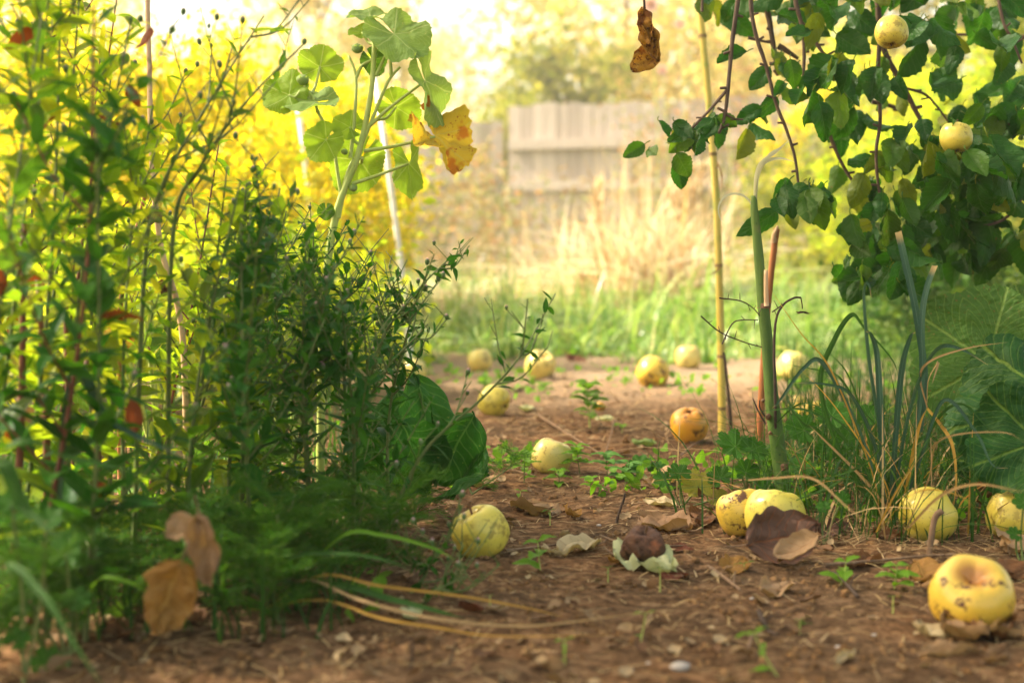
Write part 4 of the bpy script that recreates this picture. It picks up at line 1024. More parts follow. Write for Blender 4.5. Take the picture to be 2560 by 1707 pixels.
twig([(2145, 1500), (2095, 1450), (2070, 1440)], .002, 'dktwig', 'dark twig by the seedlings', side=1)
twig([(1880, 1600), (1870, 1640)], .002, 'twig', 'small splinter in front of the seedlings')
twig([(2060, 1430), (2200, 1408), (2320, 1400), (2420, 1396)], .0022, 'twig', 'straight stick behind the nearest apple')
def standing(pts, d, r0, r1, mat, label, cat='twig', name='twig', d2=None):
    b = Gd(pts[0][0], d); q = [b - [0, 0, .005]] + [P(x, y, d if d2 is None else d + (d2 - d) * (i + 1) / (len(pts) - 1)) for i, (x, y) in enumerate(pts[1:])]
    t = thing(name, b, label, cat)
    mb = MB(); tube(mb, q, r0, r1, 7, 5, rough=.08); mb.build('stalk', MT[mat], t)
    return t
standing([(1540, 1325), (1545, 1290), (1560, 1245), (1562, 1232)], 1.86, .0022, .0014, 'dktwig', 'short dark twig standing in the path above the rotten apple')
standing([(1158, 1190), (1150, 1130), (1135, 1075), (1130, 1062)], 2.2, .0026, .0016, 'orangestem', 'thin orange stalk standing in front of the broad green leaf')
standing([(2320, 1345), (2335, 1300), (2355, 1275)], 1.66, .0035, .004, 'twig', 'broken grey-brown twig standing before the brown-patched apple')
standing([(1020, 1690), (1030, 1650), (1030, 1600)], 1.20, .0016, .001, 'dktwig', 'tiny blurred dark sprout at the bottom left of centre')
standing([(1110, 1690), (1130, 1640), (1140, 1600)], 1.20, .0016, .001, 'dktwig', 'tiny blurred dark sprout at the bottom, right one')
standing([(1830, 1085), (1822, 1000), (1812, 900), (1808, 880)], 2.75, .0038, .0025, 'dktwig', 'dark thin stick leaning on the cane')
# pebbles
for i, (x, y, n_, lab) in enumerate([(1570, 1670, 30, 'pale stone on the near soil at bottom centre'), (1700, 1678, 55, 'flat pale stone at the bottom edge, widest one'), (1620, 1660, 14, 'small white stone on the near soil'),
                                     (1497, 1322, 14, 'small tan stone in the path'), (2185, 1580, 16, 'tan stone left of the nearest apple'), (2095, 1622, 18, 'tan stone at the near right soil'),
                                     (1880, 1500, 14, 'tiny pale stone below the mossy twig'), (850, 1608, 12, 'white speck of stone beside the border')]):
    g = G(x, y); r = px(n_, gdepth(y)) / 2
    mb = MB(); blob(mb, g + [0, 0, r * .25], r, r * .8, r * .45, 10, 6, rough=.08)
    tag(mb.build('pebble', MT['pebble'], loc=g), lab, 'stone', 'small stones on the soil')

# ================================================================== MALLOW PLANT (centre left)
def mallow_leaf(t, at, rad, ang, nrm, stem_from, d, mat='mallow', seed=0, dd=0.0, **kw):
    """at: picture point where the stalk meets the blade; rad px; ang degrees of the middle lobe (0 = right, 90 = up)"""
    c = P(at[0], at[1], d + dd); r = px(rad, d)
    u = RGT * math.cos(math.radians(ang)) + UPV * math.sin(math.radians(ang))
    nrm = np.asarray(nrm, float)
    u = norm(u - nrm * nrm.dot(u) / nrm.dot(nrm))
    args = dict(nth=91, nr=8, lobes=5, depth=0.07, scal=0.03, scn=36, cup=0.16, wave=0.10, sinus=0.16, droop=0.28, sharp=.8); args.update(kw)
    if 'ax' in args: ax = args.pop('ax')
    else: ax = 1.0
    mb = MB(); mb.inst(palm_T(seed, **args), basis(u, nrm, r * ax, r, r), c)
    lf = mb.build('leaf', MT[mat], t)
    if stem_from is not None:
        s = P(stem_from[0], stem_from[1], d); mb = MB()
        tube(mb, [s, (s + c) / 2 + [0, 0, -0.006], c], px(4.5, d), px(3, d), 7, 5)
        o = mb.build('petiole', MT['mallowstem'], t)
def mallow():
    d = 2.1; b = Gd(800, d)
    t = thing('mallow_plant', b, 'tall mallow plant with round scalloped leaves and one yellow crumpled leaf', 'plant')
    def st(pts, r0, r1, nm='stem'):
        mb = MB(); q = tube(mb, pts, r0, r1, 9, 6, rough=.03); mb.build(nm, MT['mallowstem'], t); return q
    PP = lambda L: [P(x, y, d) for x, y in L]
    st([b] + PP([(805, 900), (815, 700), (835, 560), (862, 470), (888, 410), (905, 350), (925, 250), (933, 170), (936, 105)]), px(11, d), px(6, d))
    st(PP([(845, 545), (858, 480), (875, 420), (888, 395)]), px(7, d), px(5, d))
    for L in ([(905, 360), (930, 300), (965, 215), (980, 190), (1000, 168)], [(918, 320), (980, 265), (1063, 203)], [(910, 378), (990, 365), (1088, 342)], [(855, 505), (845, 440), (835, 380), (815, 320), (795, 280), (780, 240), (752, 228)],
              [(876, 395), (886, 300), (890, 195), (872, 140)], [(890, 195), (905, 165), (930, 150)], [(940, 190), (968, 130)], [(978, 190), (975, 130)], [(880, 460), (940, 440), (1020, 410)],
              [(780, 240), (760, 215)]):
        st(PP(L), px(5, d), px(3.2, d), 'branch')
    for i, (x, y, r) in enumerate([(757, 200, 16), (894, 122, 15), (883, 470, 11), (830, 532, 12), (862, 380, 9)]):
        mb = MB(); blob(mb, P(x, y, d), px(r, d), px(r, d), px(r * .8, d), 12, 8, rough=.08); mb.build('flower_bud', MT['mallow_gr'], t)
        mb = MB()
        for k in range(7):
            a = k * 0.9; dr = np.array([math.cos(a), math.sin(a), 1.2]); mb.inst(leaf_T(4, 1, .3, 1, .2, -.2, .05, seed=k), basis(dr, (math.cos(a), math.sin(a), 0), px(r, d) * 1.3, px(r, d) * 1.6, px(r, d)), P(x, y + r * .6, d))
        mb.build('sepals', MT['mallow'], t)
    c = (0, -1, 0)
    M_ = mallow_leaf
    M_(t, (985, 85), 108, -62, (0.10, -0.72, 0.70), None, d, 'mallow_gr', 1, ax=.9, droop=.25)
    M_(t, (925, 40), 60, 160, (0.1, -0.45, 0.9), (936, 105), d, 'mallow_gr', 2, 0.03)
    M_(t, (800, 168), 62, 80, (0.2, -1, 0.25), (780, 235), d, 'mallow', 3, 0.02, ax=1.1)
    M_(t, (722, 238), 74, 150, (-0.1, -0.9, 0.45), (752, 228), d, 'mallow', 4)
    M_(t, (790, 255), 88, 195, (0.0, -0.42, 0.92), (795, 280), d, 'mallow_gr', 5, -.01)
    M_(t, (990, 268), 72, -30, (0.25, -1, 0.1), (945, 300), d, 'mallow', 6, 0.03, ax=.85)
    M_(t, (1063, 203), 120, -68, (0.92, -0.5, 0.35), None, d, 'mallow_gr', 7, 0.0, ax=.7, wave=.12)
    M_(t, (875, 318), 48, 150, (0.1, -0.9, 0.4), (895, 360), d, 'mallow', 8)
    M_(t, (815, 350), 62, 230, (-0.1, -1, 0.15), (850, 345), d, 'mallow', 9, -.03, ax=.95)
    M_(t, (900, 400), 98, -120, (0.1, -1, 0.1), (905, 395), d, 'mallow', 10, 0.05, ax=.8)
    M_(t, (1022, 408), 92, -82, (-0.55, -0.85, 0.1), None, d, 'mallow', 11, ax=.55, sinus=.6, depth=.05)
    M_(t, (1088, 340), 112, -50, (0.35, -0.7, 0.55), None, d, 'mallow_yel', 12, ax=.85, wave=.28, cup=.5, droop=.5)
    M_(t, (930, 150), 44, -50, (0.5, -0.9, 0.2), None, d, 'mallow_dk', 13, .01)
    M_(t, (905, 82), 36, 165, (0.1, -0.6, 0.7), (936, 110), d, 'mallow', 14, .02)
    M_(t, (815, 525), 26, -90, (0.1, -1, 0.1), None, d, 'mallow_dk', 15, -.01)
mallow()
def rosette(b_px, d, label, leaves, name='mallow_seedling', group='low mallow plants'):
    b = Gd(b_px, d); t = thing(name, b, label, 'plant', group)
    for i, (x, y, r, a, nrm, m) in enumerate(leaves):
        c = P(x, y, d); mb = MB(); tube(mb, [b, (b + c) / 2 + [0, 0, .02], c], .0032, .0022, 6, 5); mb.build('petiole', MT['mallowstem'], t)
        mallow_leaf(t, (x, y), r, a, nrm, None, d, m, 40 + i + int(x))
    return t
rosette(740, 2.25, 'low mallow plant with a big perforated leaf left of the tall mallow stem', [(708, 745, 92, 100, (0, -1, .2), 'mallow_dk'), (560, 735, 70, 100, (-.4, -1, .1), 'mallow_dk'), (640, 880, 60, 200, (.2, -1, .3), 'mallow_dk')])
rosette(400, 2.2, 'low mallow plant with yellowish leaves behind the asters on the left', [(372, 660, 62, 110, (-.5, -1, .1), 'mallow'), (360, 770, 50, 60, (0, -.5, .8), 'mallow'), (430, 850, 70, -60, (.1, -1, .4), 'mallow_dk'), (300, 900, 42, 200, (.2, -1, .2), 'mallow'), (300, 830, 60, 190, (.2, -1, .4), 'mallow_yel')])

# ================================================================== TALL CANE, THICK STEM, ORANGE STEM
def cane():
    d = 2.8; b = Gd(1806, d); t = thing('garden_cane', b, 'tall yellow cane with joints standing by the orange apple', 'cane')
    L = [(1803, 900), (1798, 700), (1791, 500), (1778, 330), (1762, 150), (1745, -30), (1735, -160)]
    mb = MB(); q = tube(mb, [b - [0, 0, .01]] + [P(x, y, d) for x, y in L], px(10, d), px(7.8, d), 12, 8, rough=.015); mb.build('culm', MT['cane'], t)
    for y in (1020, 890, 663, 385, 90):
        x = np.interp(y, [-30, 150, 330, 500, 700, 900, 1085], [1745, 1762, 1778, 1791, 1798, 1803, 1806]); c = P(x, y, d)
        mb = MB(); tube(mb, [c - [0, 0, .004], c, c + [0, 0, .003]], px(10.6, d), px(10.2, d), 12, 2, rough=.03); mb.build('joint', MT['node'], t)
    for (x0, y0, x1, y1) in ((1795, 410, 1804, 470), (1793, 405, 1786, 425), (1800, 668, 1770, 690)):
        mb = MB(); ribbon(mb, [P(x0, y0, d - .02), P((x0 + x1) / 2 + 5, (y0 + y1) / 2, d - .03), P(x1, y1, d - .03)], .004); mb.build('dry_sheath', MT['straw'], t)
cane()
def thick():
    d = 1.97; b = Gd(1962, d); t = thing('cut_flower_stem', b, 'thick green cut stem with a bleached leaf at its top', 'plant')
    L = [(1955, 1200), (1945, 1120), (1930, 1000), (1920, 880), (1908, 770), (1900, 680), (1893, 600), (1886, 530), (1885, 490)]
    kn = [20, 20, 19.5, 19, 17, 15.5, 14.5, 13, 12.5, 11, 9.5, 7]
    mb = MB(); tube(mb, [b - [0, 0, .01]] + [P(x, y, d) for x, y in L], 1, 1, 14, 8, knots=[px(k, d) for k in kn], rough=.02); mb.build('stem', MT['greenstem'], t)
    mb = MB(); tube(mb, [P(1916, 765, d - .01), P(1915, 720, d - .012), P(1915, 675, d - .012)], px(6, d), px(5, d), 8, 4); mb.build('broken_stub', MT['tanstem'], t)
    mb = MB(); c = P(1910, 765, d); tube(mb, [c - [0, 0, .003], c + [0, 0, .004]], px(17, d), px(16, d), 12, 2, rough=.08); mb.build('scar', MT['stalk'], t)
    for (x, y, k) in ((1925, 1040, 8), (1945, 1165, 11), (1912, 1000, 5), (1930, 1080, 5)):
        mb = MB(); blob(mb, P(x, y, d) + [0.006 if k == 11 else -.004, -.008, 0], px(k, d), px(k, d), px(k, d), 9, 7, rough=.2); mb.build('scar', MT['stalk'], t)
    for pts, w_ in (([(1886, 500), (1890, 440), (1905, 405), (1940, 380), (1972, 352)], 11), ([(1887, 480), (1900, 420), (1925, 400), (1955, 397), (1985, 405)], 9), ([(1888, 520), (1896, 440), (1920, 390), (1950, 370), (1975, 348)], 6)):
        mb = MB(); ribbon(mb, [P(x, y, d - .01 * i) for i, (x, y) in enumerate(pts)], px(w_, d), (0.3, -1, .2)); mb.build('bleached_leaf', MT['whiteblade'], t)
    mb = MB(); ribbon(mb, [P(x, y, d) for x, y in [(1884, 560), (1878, 510), (1850, 486), (1815, 490), (1797, 515), (1800, 545), (1820, 566)]], px(6, d), (0, -1, .3)); mb.build('bleached_leaf', MT['whiteblade'], t)
    for pts in ([(1915, 1060), (1902, 1040), (1890, 1015), (1882, 995)], [(1912, 1040), (1900, 1020), (1898, 1000)]):
        mb = MB(); tube(mb, [P(x, y, d - .01) for x, y in pts], .0015, .0008, 5); mb.build('side_shoot', MT['dktwig'], t)
thick()
def orange_stem():
    d = 2.35; b = Gd(1898, d); t = thing('reddish_cut_stem', b, 'reddish brown cut stalk right behind the thick green stem', 'plant')
    L = [(1900, 1050), (1908, 920), (1918, 780), (1928, 680), (1938, 600), (1942, 572)]
    mb = MB(); tube(mb, [b] + [P(x, y, d) for x, y in L], px(9, d), px(8, d), 10, 6, rough=.04); mb.build('stem', MT['orangestem'], t)
    mb = MB(); tube(mb, [P(1934, 606, d - .005), P(1936, 585, d - .01), P(1944, 565, d - .01)], px(7, d), px(3, d), 8, 3, rough=.2); mb.build('splinter', MT['tanstem'], t)
orange_stem()
def seedhead():
    d = 1.95; b = Gd(1940, d + .05); t = thing('nodding_seedhead', b, 'dark arched stalk with a drooping dead flower right of the thick stem', 'dead flower')
    mb = MB(); tube(mb, [b] + [P(x, y, d) for x, y in [(1938, 1000), (1935, 880), (1940, 800), (1958, 762), (1985, 745), (2002, 744)]], px(4, d), px(2.5, d), 7, 6, rough=.08); mb.build('stalk', MT['dktwig'], t)
    mb = MB(); tube(mb, [P(2002, 744, d), P(2005, 760, d), P(2006, 772, d)], px(1.6, d), px(1.6, d), 5, 3); mb.build('pedicel', MT['dktwig'], t)
    mb = MB(); c = P(2007, 782, d)
    for k in range(12):
        a = k * .55; dr = np.array([math.cos(a), math.sin(a) * .8, -.35 + .5 * random.random()]); mb.inst(roll_leaf(k, 6, 2, .35, 2.0, .8, .06), basis(dr, (0, 0, 1), px(17, d), px(19, d), px(17, d)), c)
    mb.build('dead_petals', MT['dry_purple'], t)
    for pts in ([(1798, 745), (1850, 752), (1880, 768), (1900, 790)], [(1752, 790), (1800, 830), (1860, 855), (1905, 868)], [(1805, 860), (1830, 810), (1855, 800), (1895, 800)], [(1930, 780), (1945, 770), (1960, 758)]):
        mb = MB(); q = tube(mb, [P(x, y, d - .02) for x, y in pts], .0010, .0007, 4, 5)
        for i in range(2, len(q), 3):
            e = q[i] + np.array([random.uniform(-.006, .006), 0, random.uniform(-.012, .012)]); tube(mb, [q[i], (q[i] + e) / 2, e], .0006, .0004, 4, 2)
        mb.build('dry_tendril', MT['dktwig'], t)
seedhead()
# hanging dead leaf
def hanging():
    d = 2.0; A = P(1612, 30, d)
    t = thing('hanging_dead_leaf', A, 'brown curled dead leaf hanging from a thread at the top', 'leaf')
    mb = MB()
    for i, (a, b_, w_, r_) in enumerate((((1611, 20), (1625, 95), .26, 2.8), ((1618, 70), (1638, 140), .36, 2.6), ((1642, 122), (1588, 170), .36, 1.6), ((1612, 55), (1632, 110), .26, 2.4))):
        A_ = P(*a, d); B_ = P(*b_, d - .01); v = B_ - A_; ln = np.linalg.norm(v) * 1.2
        mb.inst(roll_leaf(80 + i, 14, 6, w_, r_, .5, .10), basis(v, (-.6 + i * .3, -1, .1), ln, ln, ln), A_)
    mb.build('blade', MT['fern_brown'], t)
    mb = MB(); tube(mb, [P(1609, -200, d), P(1608, -60, d), P(1612, 35, d)], .0007, .002, 5, 4); mb.build('leaf_stalk', MT['dktwig'], t)
hanging()

# ================================================================== BLUE-GREEN BLADES CLUMP (right)
def clump():
    d = 1.85; b = Gd(2215, d); t = thing('blue_green_leek_clump', b, 'clump of blue-green strap leaves with a few orange dead ones', 'plant')
    B = [ # points, width, material, depth shift
     ([(2215, 1290), (2200, 1100), (2170, 900), (2158, 760), (2160, 715), (2172, 712), (2178, 745)], 24, 'leek', 0),
     ([(2210, 1290), (2205, 1100), (2195, 900), (2180, 840), (2165, 828)], 24, 'leek', -.02),
     ([(2300, 1080), (2312, 950), (2290, 780), (2262, 650), (2246, 580)], 25, 'leek', .05),
     ([(2290, 1090), (2305, 940), (2305, 800), (2318, 720), (2338, 665)], 23, 'leek', .03),
     ([(2225, 1290), (2240, 1080), (2255, 920), (2275, 845), (2288, 830)], 22, 'leek', -.04),
     ([(2230, 1290), (2260, 1080), (2300, 940), (2345, 870), (2400, 872), (2470, 912)], 20, 'leek', -.05),
     ([(2200, 1290), (2100, 1130), (2050, 960), (2085, 850), (2128, 788), (2160, 820), (2230, 900), (2250, 960)], 20, 'greenblade', .1),
     ([(2215, 1290), (2150, 1080), (2060, 910), (2010, 920), (1950, 1000), (1930, 1020)], 17, 'leek', .05),
     ([(2220, 1290), (2190, 1120), (2130, 990), (2060, 960), (1980, 958)], 14, 'leek', -.06),
     ([(2240, 1290), (2190, 1120), (2110, 960), (2060, 930), (1950, 908)], 13, 'greenblade', .08),
     ([(2210, 1290), (2170, 1100), (2120, 940), (2060, 870)], 12, 'greenblade', 0),
     ([(2210, 1290), (2150, 1150), (2030, 1030), (1870, 1030)], 14, 'greenblade', .1),
     ([(2215, 1290), (2160, 1130), (2090, 1050), (2000, 1010), (1900, 1100)], 13, 'greenblade', .12),
     ([(2250, 1290), (2300, 1150), (2360, 1000), (2440, 1080), (2480, 1160), (2520, 1170)], 13, 'leek', -.1),
     ([(2240, 1290), (2330, 1070), (2400, 1010), (2470, 1070), (2530, 1120)], 11, 'greenblade', -.05),
     ([(2190, 1290), (2140, 1190), (2050, 1080), (2010, 1060), (1960, 1000)], 14, 'greenblade', .02),
     ([(2190, 1290), (2230, 1180), (2320, 1090), (2400, 1180)], 12, 'greenblade', 0),
     ([(2250, 1310), (2280, 1150), (2300, 1060), (2318, 1020)], 14, 'orangeblade', -.08),
     ([(2318, 1020), (2350, 1060), (2380, 1110), (2390, 1200), (2380, 1290)], 12, 'orangeblade', -.08),
     ([(2318, 1020), (2300, 940), (2330, 900), (2420, 870), (2520, 855)], 8, 'straw', -.08),
     ([(2316, 1010), (2320, 950), (2345, 905), (2330, 960)], 14, 'straw', -.1),
     ([(2200, 1290), (2180, 1180), (2080, 930), (2000, 830), (1910, 700)], 6, 'orangeblade', -.06),
     ([(2230, 1300), (2210, 1200), (2090, 1020), (2000, 920)], 6, 'orangeblade', -.04),
     ([(1870, 1200), (1930, 1195), (2030, 1195), (2110, 1260), (2170, 1310)], 6, 'straw', -.25),
     ([(2270, 1320), (2350, 1240), (2440, 1210), (2560, 1230)], 9, 'straw', -.25),
     ([(2190, 1330), (2290, 1230), (2400, 1240), (2450, 1290)], 5, 'orangeblade', -.2),
     ([(2260, 1330), (2320, 1200), (2350, 1100), (2500, 1080), (2570, 1110)], 5, 'straw', -.15),
     ([(2190, 1330), (2240, 1230), (2290, 1150)], 7, 'orangeblade', -.15),
     ([(2240, 1300), (2160, 1200), (2060, 1100), (2020, 1060)], 12, 'straw', -.1),
     ([(2050, 1200), (2160, 1160), (2250, 1060)], 8, 'greenblade', -.12),
     ([(1990, 1250), (2100, 1200), (2190, 1090)], 6, 'greenblade', -.15),
    ]
    for pts, w_, m, dd in B:
        mb = MB(); n = len(pts)
        q = [P(x, y, d + dd * (i / (n - 1)) * 1.0 + (dd if abs(dd) > .12 else 0)) for i, (x, y) in enumerate(pts)]
        blunt = m == 'leek' and w_ >= 23 and dd in (.05, .03)
        ribbon(mb, q, px(w_ * .7, d), (random.uniform(-.8, .8), -1, random.uniform(.1, .6)), 8, fold=.35, blunt=blunt, tw=random.uniform(-.5, .5)); mb.build('leaf', MT[m], t)
    # finer grass through the clump
    for m, n, l0, l1 in (('greenblade', 700, .06, .24), ('straw', 150, .05, .2), ('orangeblade', 40, .08, .2)):
        mb = MB(); x = rng.normal(2230, 210, n); dd = rng.uniform(1.72, 2.3, n)
        X = (x - CX) / F * dd; pz = np.stack([X, dd, ground_z(X, dd)], 1)
        blades(mb, pz, rng.uniform(l0, l1, n), rng.uniform(.0015, .004, n), rng.uniform(0, 6.28, n), np.clip(rng.normal(.55, .3, n), 0, 1.2), 6, .8)
        tag(mb.build('thin_blades', MT[m], t), kind='stuff')
clump()

# ================================================================== BROAD LEAVES
def broad(pl_label, base, d, leaves, name, group=None):
    b = Gd(base, d); t = thing(name, b, pl_label, 'plant', group)
    for i, (x, y, r, a, nrm, m, dd, kw) in enumerate(leaves):
        c = P(x, y, d + dd); mb = MB(); tube(mb, [b, (b + c) / 2 + [0, .02, -.01], c], .005, .0035, 7, 5); mb.build('petiole', MT['mallowstem'], t)
        mallow_leaf(t, (x, y), r, a, nrm, None, d, m, 90 + i + int(x) % 50, dd, **kw)
broad('hollyhock with a broad rust-speckled leaf behind the blue-green blades', 2400, 2.12,
      [(2470, 905, 215, 142, (-.15, -1, .25), 'holly', 0, dict(depth=.12, scal=.02, scn=60, wave=.06, cup=.1, nth=121, ax=1.0, droop=.15)),
       (2590, 850, 150, 110, (-.3, -1, .1), 'holly', .12, dict(depth=.14, scal=.02, scn=60)),
       ], 'hollyhock_plant', 'hollyhocks at the right edge')
broad('hollyhock with a dark drooping wrinkled leaf at the right edge', 2560, 1.95,
      [(2610, 985, 235, 192, (-.25, -.7, .8), 'holly_dk', -.08, dict(depth=.16, scal=.02, scn=60, wave=.14, cup=.0, nth=121, droop=.35, nr=14)),
       (2600, 1100, 170, 200, (-.35, -.9, .6), 'holly_dk', -.16, dict(depth=.12, scal=.02, scn=60, wave=.16, droop=.3, nr=14, cup=.3)),
       (2500, 1150, 120, 180, (-.2, -1, .2), 'holly_dk', .05, dict(depth=.12))], 'hollyhock_plant', 'hollyhocks at the right edge')
def bigleaf_plant():
    d = 1.95; b = Gd(1080, d); t = thing('broad_leaf_plant', b, 'dark green plant of broad upright leaves behind the aster branch', 'plant')
    for i, (xa, ya, xb, yb, w_, nh, dd) in enumerate([(1075, 1220, 1050, 930, .28, (.5, -1, .2), 0), (1090, 1225, 1180, 1040, .34, (.3, -1, .5), -.05), (1060, 1220, 975, 960, .32, (-.3, -1, .3), .05),
                                                    (1080, 1235, 1000, 1060, .38, (0, -1, .5), -.07), (1110, 1230, 1205, 1165, .36, (.1, -.8, .8), -.1), (1070, 1240, 905, 1050, .32, (-.2, -1, .4), 0)]):
        A = P(xa, ya, d); B = P(xb, yb, d + dd); ln = np.linalg.norm(B - A)
        mb = MB(); mb.inst(roll_leaf(500 + i, 22, 7, w_, 1.0, -.8, .05, .4, .05), basis(B - A, nh, ln, ln, ln), A); mb.build('leaf', MT['bigleaf'], t)
bigleaf_plant()

# ================================================================== CRANESBILL AND WEEDS
def cranesbill(bx, d, label, leaves, group='cranesbill plants'):
    b = Gd(bx, d); t = thing('cranesbill_plant', b, label, 'plant', group)
    for i, (x, y, r, a, nrm, m) in enumerate(leaves):
        c = P(x, y, d); mb = MB(); tube(mb, [b, (b + c) / 2 + [0, .01, -.004], c], .0016, .0012, 5, 5); mb.build('petiole', MT['asterstem'], t)
        u = RGT * math.cos(math.radians(a)) + UPV * math.sin(math.radians(a)); nrm = norm(nrm); u = norm(u - nrm * nrm.dot(u)); rr = px(r, d)
        mb = MB(); mb.inst(palm_T(int(x + y), 113, 6, 7, .26, .075, 40, .15, .06, .30, .2, .6), basis(u, nrm, rr, rr, rr), c); mb.build('leaf', MT[m], t)
rn = lambda: (random.uniform(-.4, .4), -1, random.uniform(.3, 1.2))
cranesbill(1880, 1.98, 'cranesbill with fan-shaped leaves at the foot of the thick green stem', [(1838, 1115, 55, 120, rn(), 'geran'), (1880, 1125, 45, 40, rn(), 'geran'), (1800, 1195, 38, 110, rn(), 'geran'), (1865, 1180, 38, 70, (.2, -1, .3), 'geran'),
     (1910, 1225, 34, 20, rn(), 'geran'), (1860, 1240, 30, 200, rn(), 'geran'), (1985, 1275, 28, 60, rn(), 'geran')])
cranesbill(2060, 2.05, 'cranesbill under the left blue-green blades', [(2080, 1040, 55, 70, rn(), 'geran'), (2010, 1075, 50, 160, rn(), 'geran'), (2070, 1130, 45, 30, rn(), 'geran'), (2110, 1100, 42, 60, rn(), 'geran'), (2010, 1160, 42, 200, rn(), 'geran'),
     (2130, 1180, 40, -20, rn(), 'geran'), (2040, 1200, 40, 250, rn(), 'geran'), (2170, 1040, 38, 60, rn(), 'geran')])
cranesbill(1705, 1.98, 'cranesbill left of the apple pair with one yellowing leaf', [(1700, 1185, 38, 100, rn(), 'geran'), (1660, 1200, 30, 150, rn(), 'geran'), (1745, 1215, 52, 100, rn(), 'geran_yel'), (1790, 1245, 44, 10, (0, -.5, 1), 'geran_yel')])
cranesbill(2060, 1.74, 'tiny cranesbill leaf plant in front of the blades', [(2105, 1250, 26, 80, rn(), 'geran'), (2060, 1268, 22, 120, rn(), 'geran')])
cranesbill(2560, 1.62, 'cranesbill sprig in front of the edge apple', [(2560, 1255, 30, 170, rn(), 'geran'), (2540, 1335, 26, 170, rn(), 'geran')])
cranesbill(1620, 2.18, 'blue-grey cranesbill rosette in the path weeds', [(1600, 1160, 34, 80, rn(), 'geran'), (1640, 1175, 30, 30, rn(), 'geran'), (1575, 1180, 26, 150, rn(), 'geran')])
cranesbill(170, 1.2, 'blurred cranesbill plant at the lower left', [(165, 1385, 58, 100, rn(), 'geran'), (90, 1400, 40, 140, rn(), 'geran'), (190, 1500, 40, 40, rn(), 'geran'), (120, 1660, 50, 120, rn(), 'geran'), (60, 1500, 55, 160, rn(), 'geran')])
cranesbill(60, 1.15, 'blurred cranesbill plant at the left edge among grass', [(30, 1260, 50, 100, rn(), 'geran'), (120, 1300, 40, 60, rn(), 'geran'), (40, 1600, 40, 60, rn(), 'geran')])

def sprout(x, y0, h, n, leaf, mat, label, lean=0.0, d=None, group='seedlings on the bare soil', stem='mallowstem', shape=.36, name='seedling', spread=1.0):
    b = G(x, y0) if d is None else Gd(x, d); d = gdepth(y0) if d is None else d
    H = px(h, d); L_ = px(leaf * 1.25, d)
    t = thing(name, b, label, 'seedling', group)
    mb = MB(); top = b + np.array([lean * H, 0, H]); q = tube(mb, [b - [0, 0, .003], (b + top) / 2 + [lean * H * .1, 0, 0], top], max(.0008, H * .02), max(.0005, H * .012), 6, 5); mb.build('stem', MT[stem], t)
    for k in range(n):
        tt = 1 - 0.75 * (k // 2) / max(1, n // 2); i = int(tt * (len(q) - 1)); az = (k % 2) * math.pi + (k // 2) * 1.57 + random.uniform(-.4, .4)
        dr = np.array([math.cos(az), math.sin(az), random.uniform(.1, .8) if spread else 2]); s = L_ * random.uniform(.7, 1.1) * (1 if k > 1 else .8)
        mb = MB(); mb.inst(leaf_T(10, 3, shape, .9, .3, .35, .04, .08, seed=k + int(x)), basis(dr, (0, -.2, 1), s, s, s), q[i]); mb.build('leaf', MT[mat], t)
    return t
sprout(1352, 1432, 78, 5, 52, 'seedling', 'bright green seedling right of the green-yellow apple', -.1)
sprout(1110 + 990, 1455, 60, 5, 46, 'seedling', 'four-leaved seedling on soil behind the near right area', .25)
sprout(2235, 1462, 60, 7, 52, 'seedling', 'seedling with long leaves left of the nearest apple', .1)
sprout(1475, 1060, 110, 16, 42, 'seedling', 'small nettle-like plant in the middle of the path', -.05, shape=.42)
sprout(1330, 1125, 30, 4, 30, 'seedling', 'tiny weed in front of the ridge on the far path', .2)
sprout(1555, 1000 + 80, 20, 4, 20, 'seedling', 'tiny sprout left of the orange apple')
sprout(1580, 960, 20, 5, 22, 'seedling', 'tiny sprout between the round yellow apple and its neighbour')
sprout(1360, 990, 34, 6, 26, 'seedling', 'yellowish sprout below the blushed apple')
sprout(1215, 985, 34, 6, 26, 'seedling', 'yellowish sprout behind the apple under the branch')
sprout(1520, 1450, 34, 4, 18, 'feather', 'short grass tuft left of the rotten apple', shape=.12)
sprout(1650, 1480, 60, 2, 22, 'feather', 'single grass shoot below the cream-green leaf', shape=.1)
sprout(1600, 1600, 70, 3, 34, 'seedling', 'thin grass shoot on the near soil', .2, shape=.1)
sprout(1412, 1668, 60, 5, 34, 'seedling', 'blurred little sprout at the bottom centre', shape=.16)
sprout(1950, 1690, 110, 5, 44, 'seedling', 'blurred leaning sprout at the bottom right of centre', -.6, shape=.2)
sprout(2000, 1570, 36, 8, 22, 'feather', 'small feathery sprout on the near soil', shape=.1)
sprout(2232, 1530, 44, 2, 20, 'feather', 'thin shoot in front of the long-leaved seedling', shape=.1)
sprout(1225, 1530, 30, 2, 16, 'feather', 'short green shoot by the orange grass', shape=.1)
sprout(1290, 1268, 40, 4, 18, 'seedling', 'tiny weed beside the grey-tan leaf', .3, shape=.25)
sprout(1375, 1320, 36, 4, 22, 'feather', 'tiny grass tuft above the bright seedling', shape=.12)
sprout(1860, 1430, 20, 3, 30, 'feather', 'low moss-green shoot under the apple pair', shape=.1)
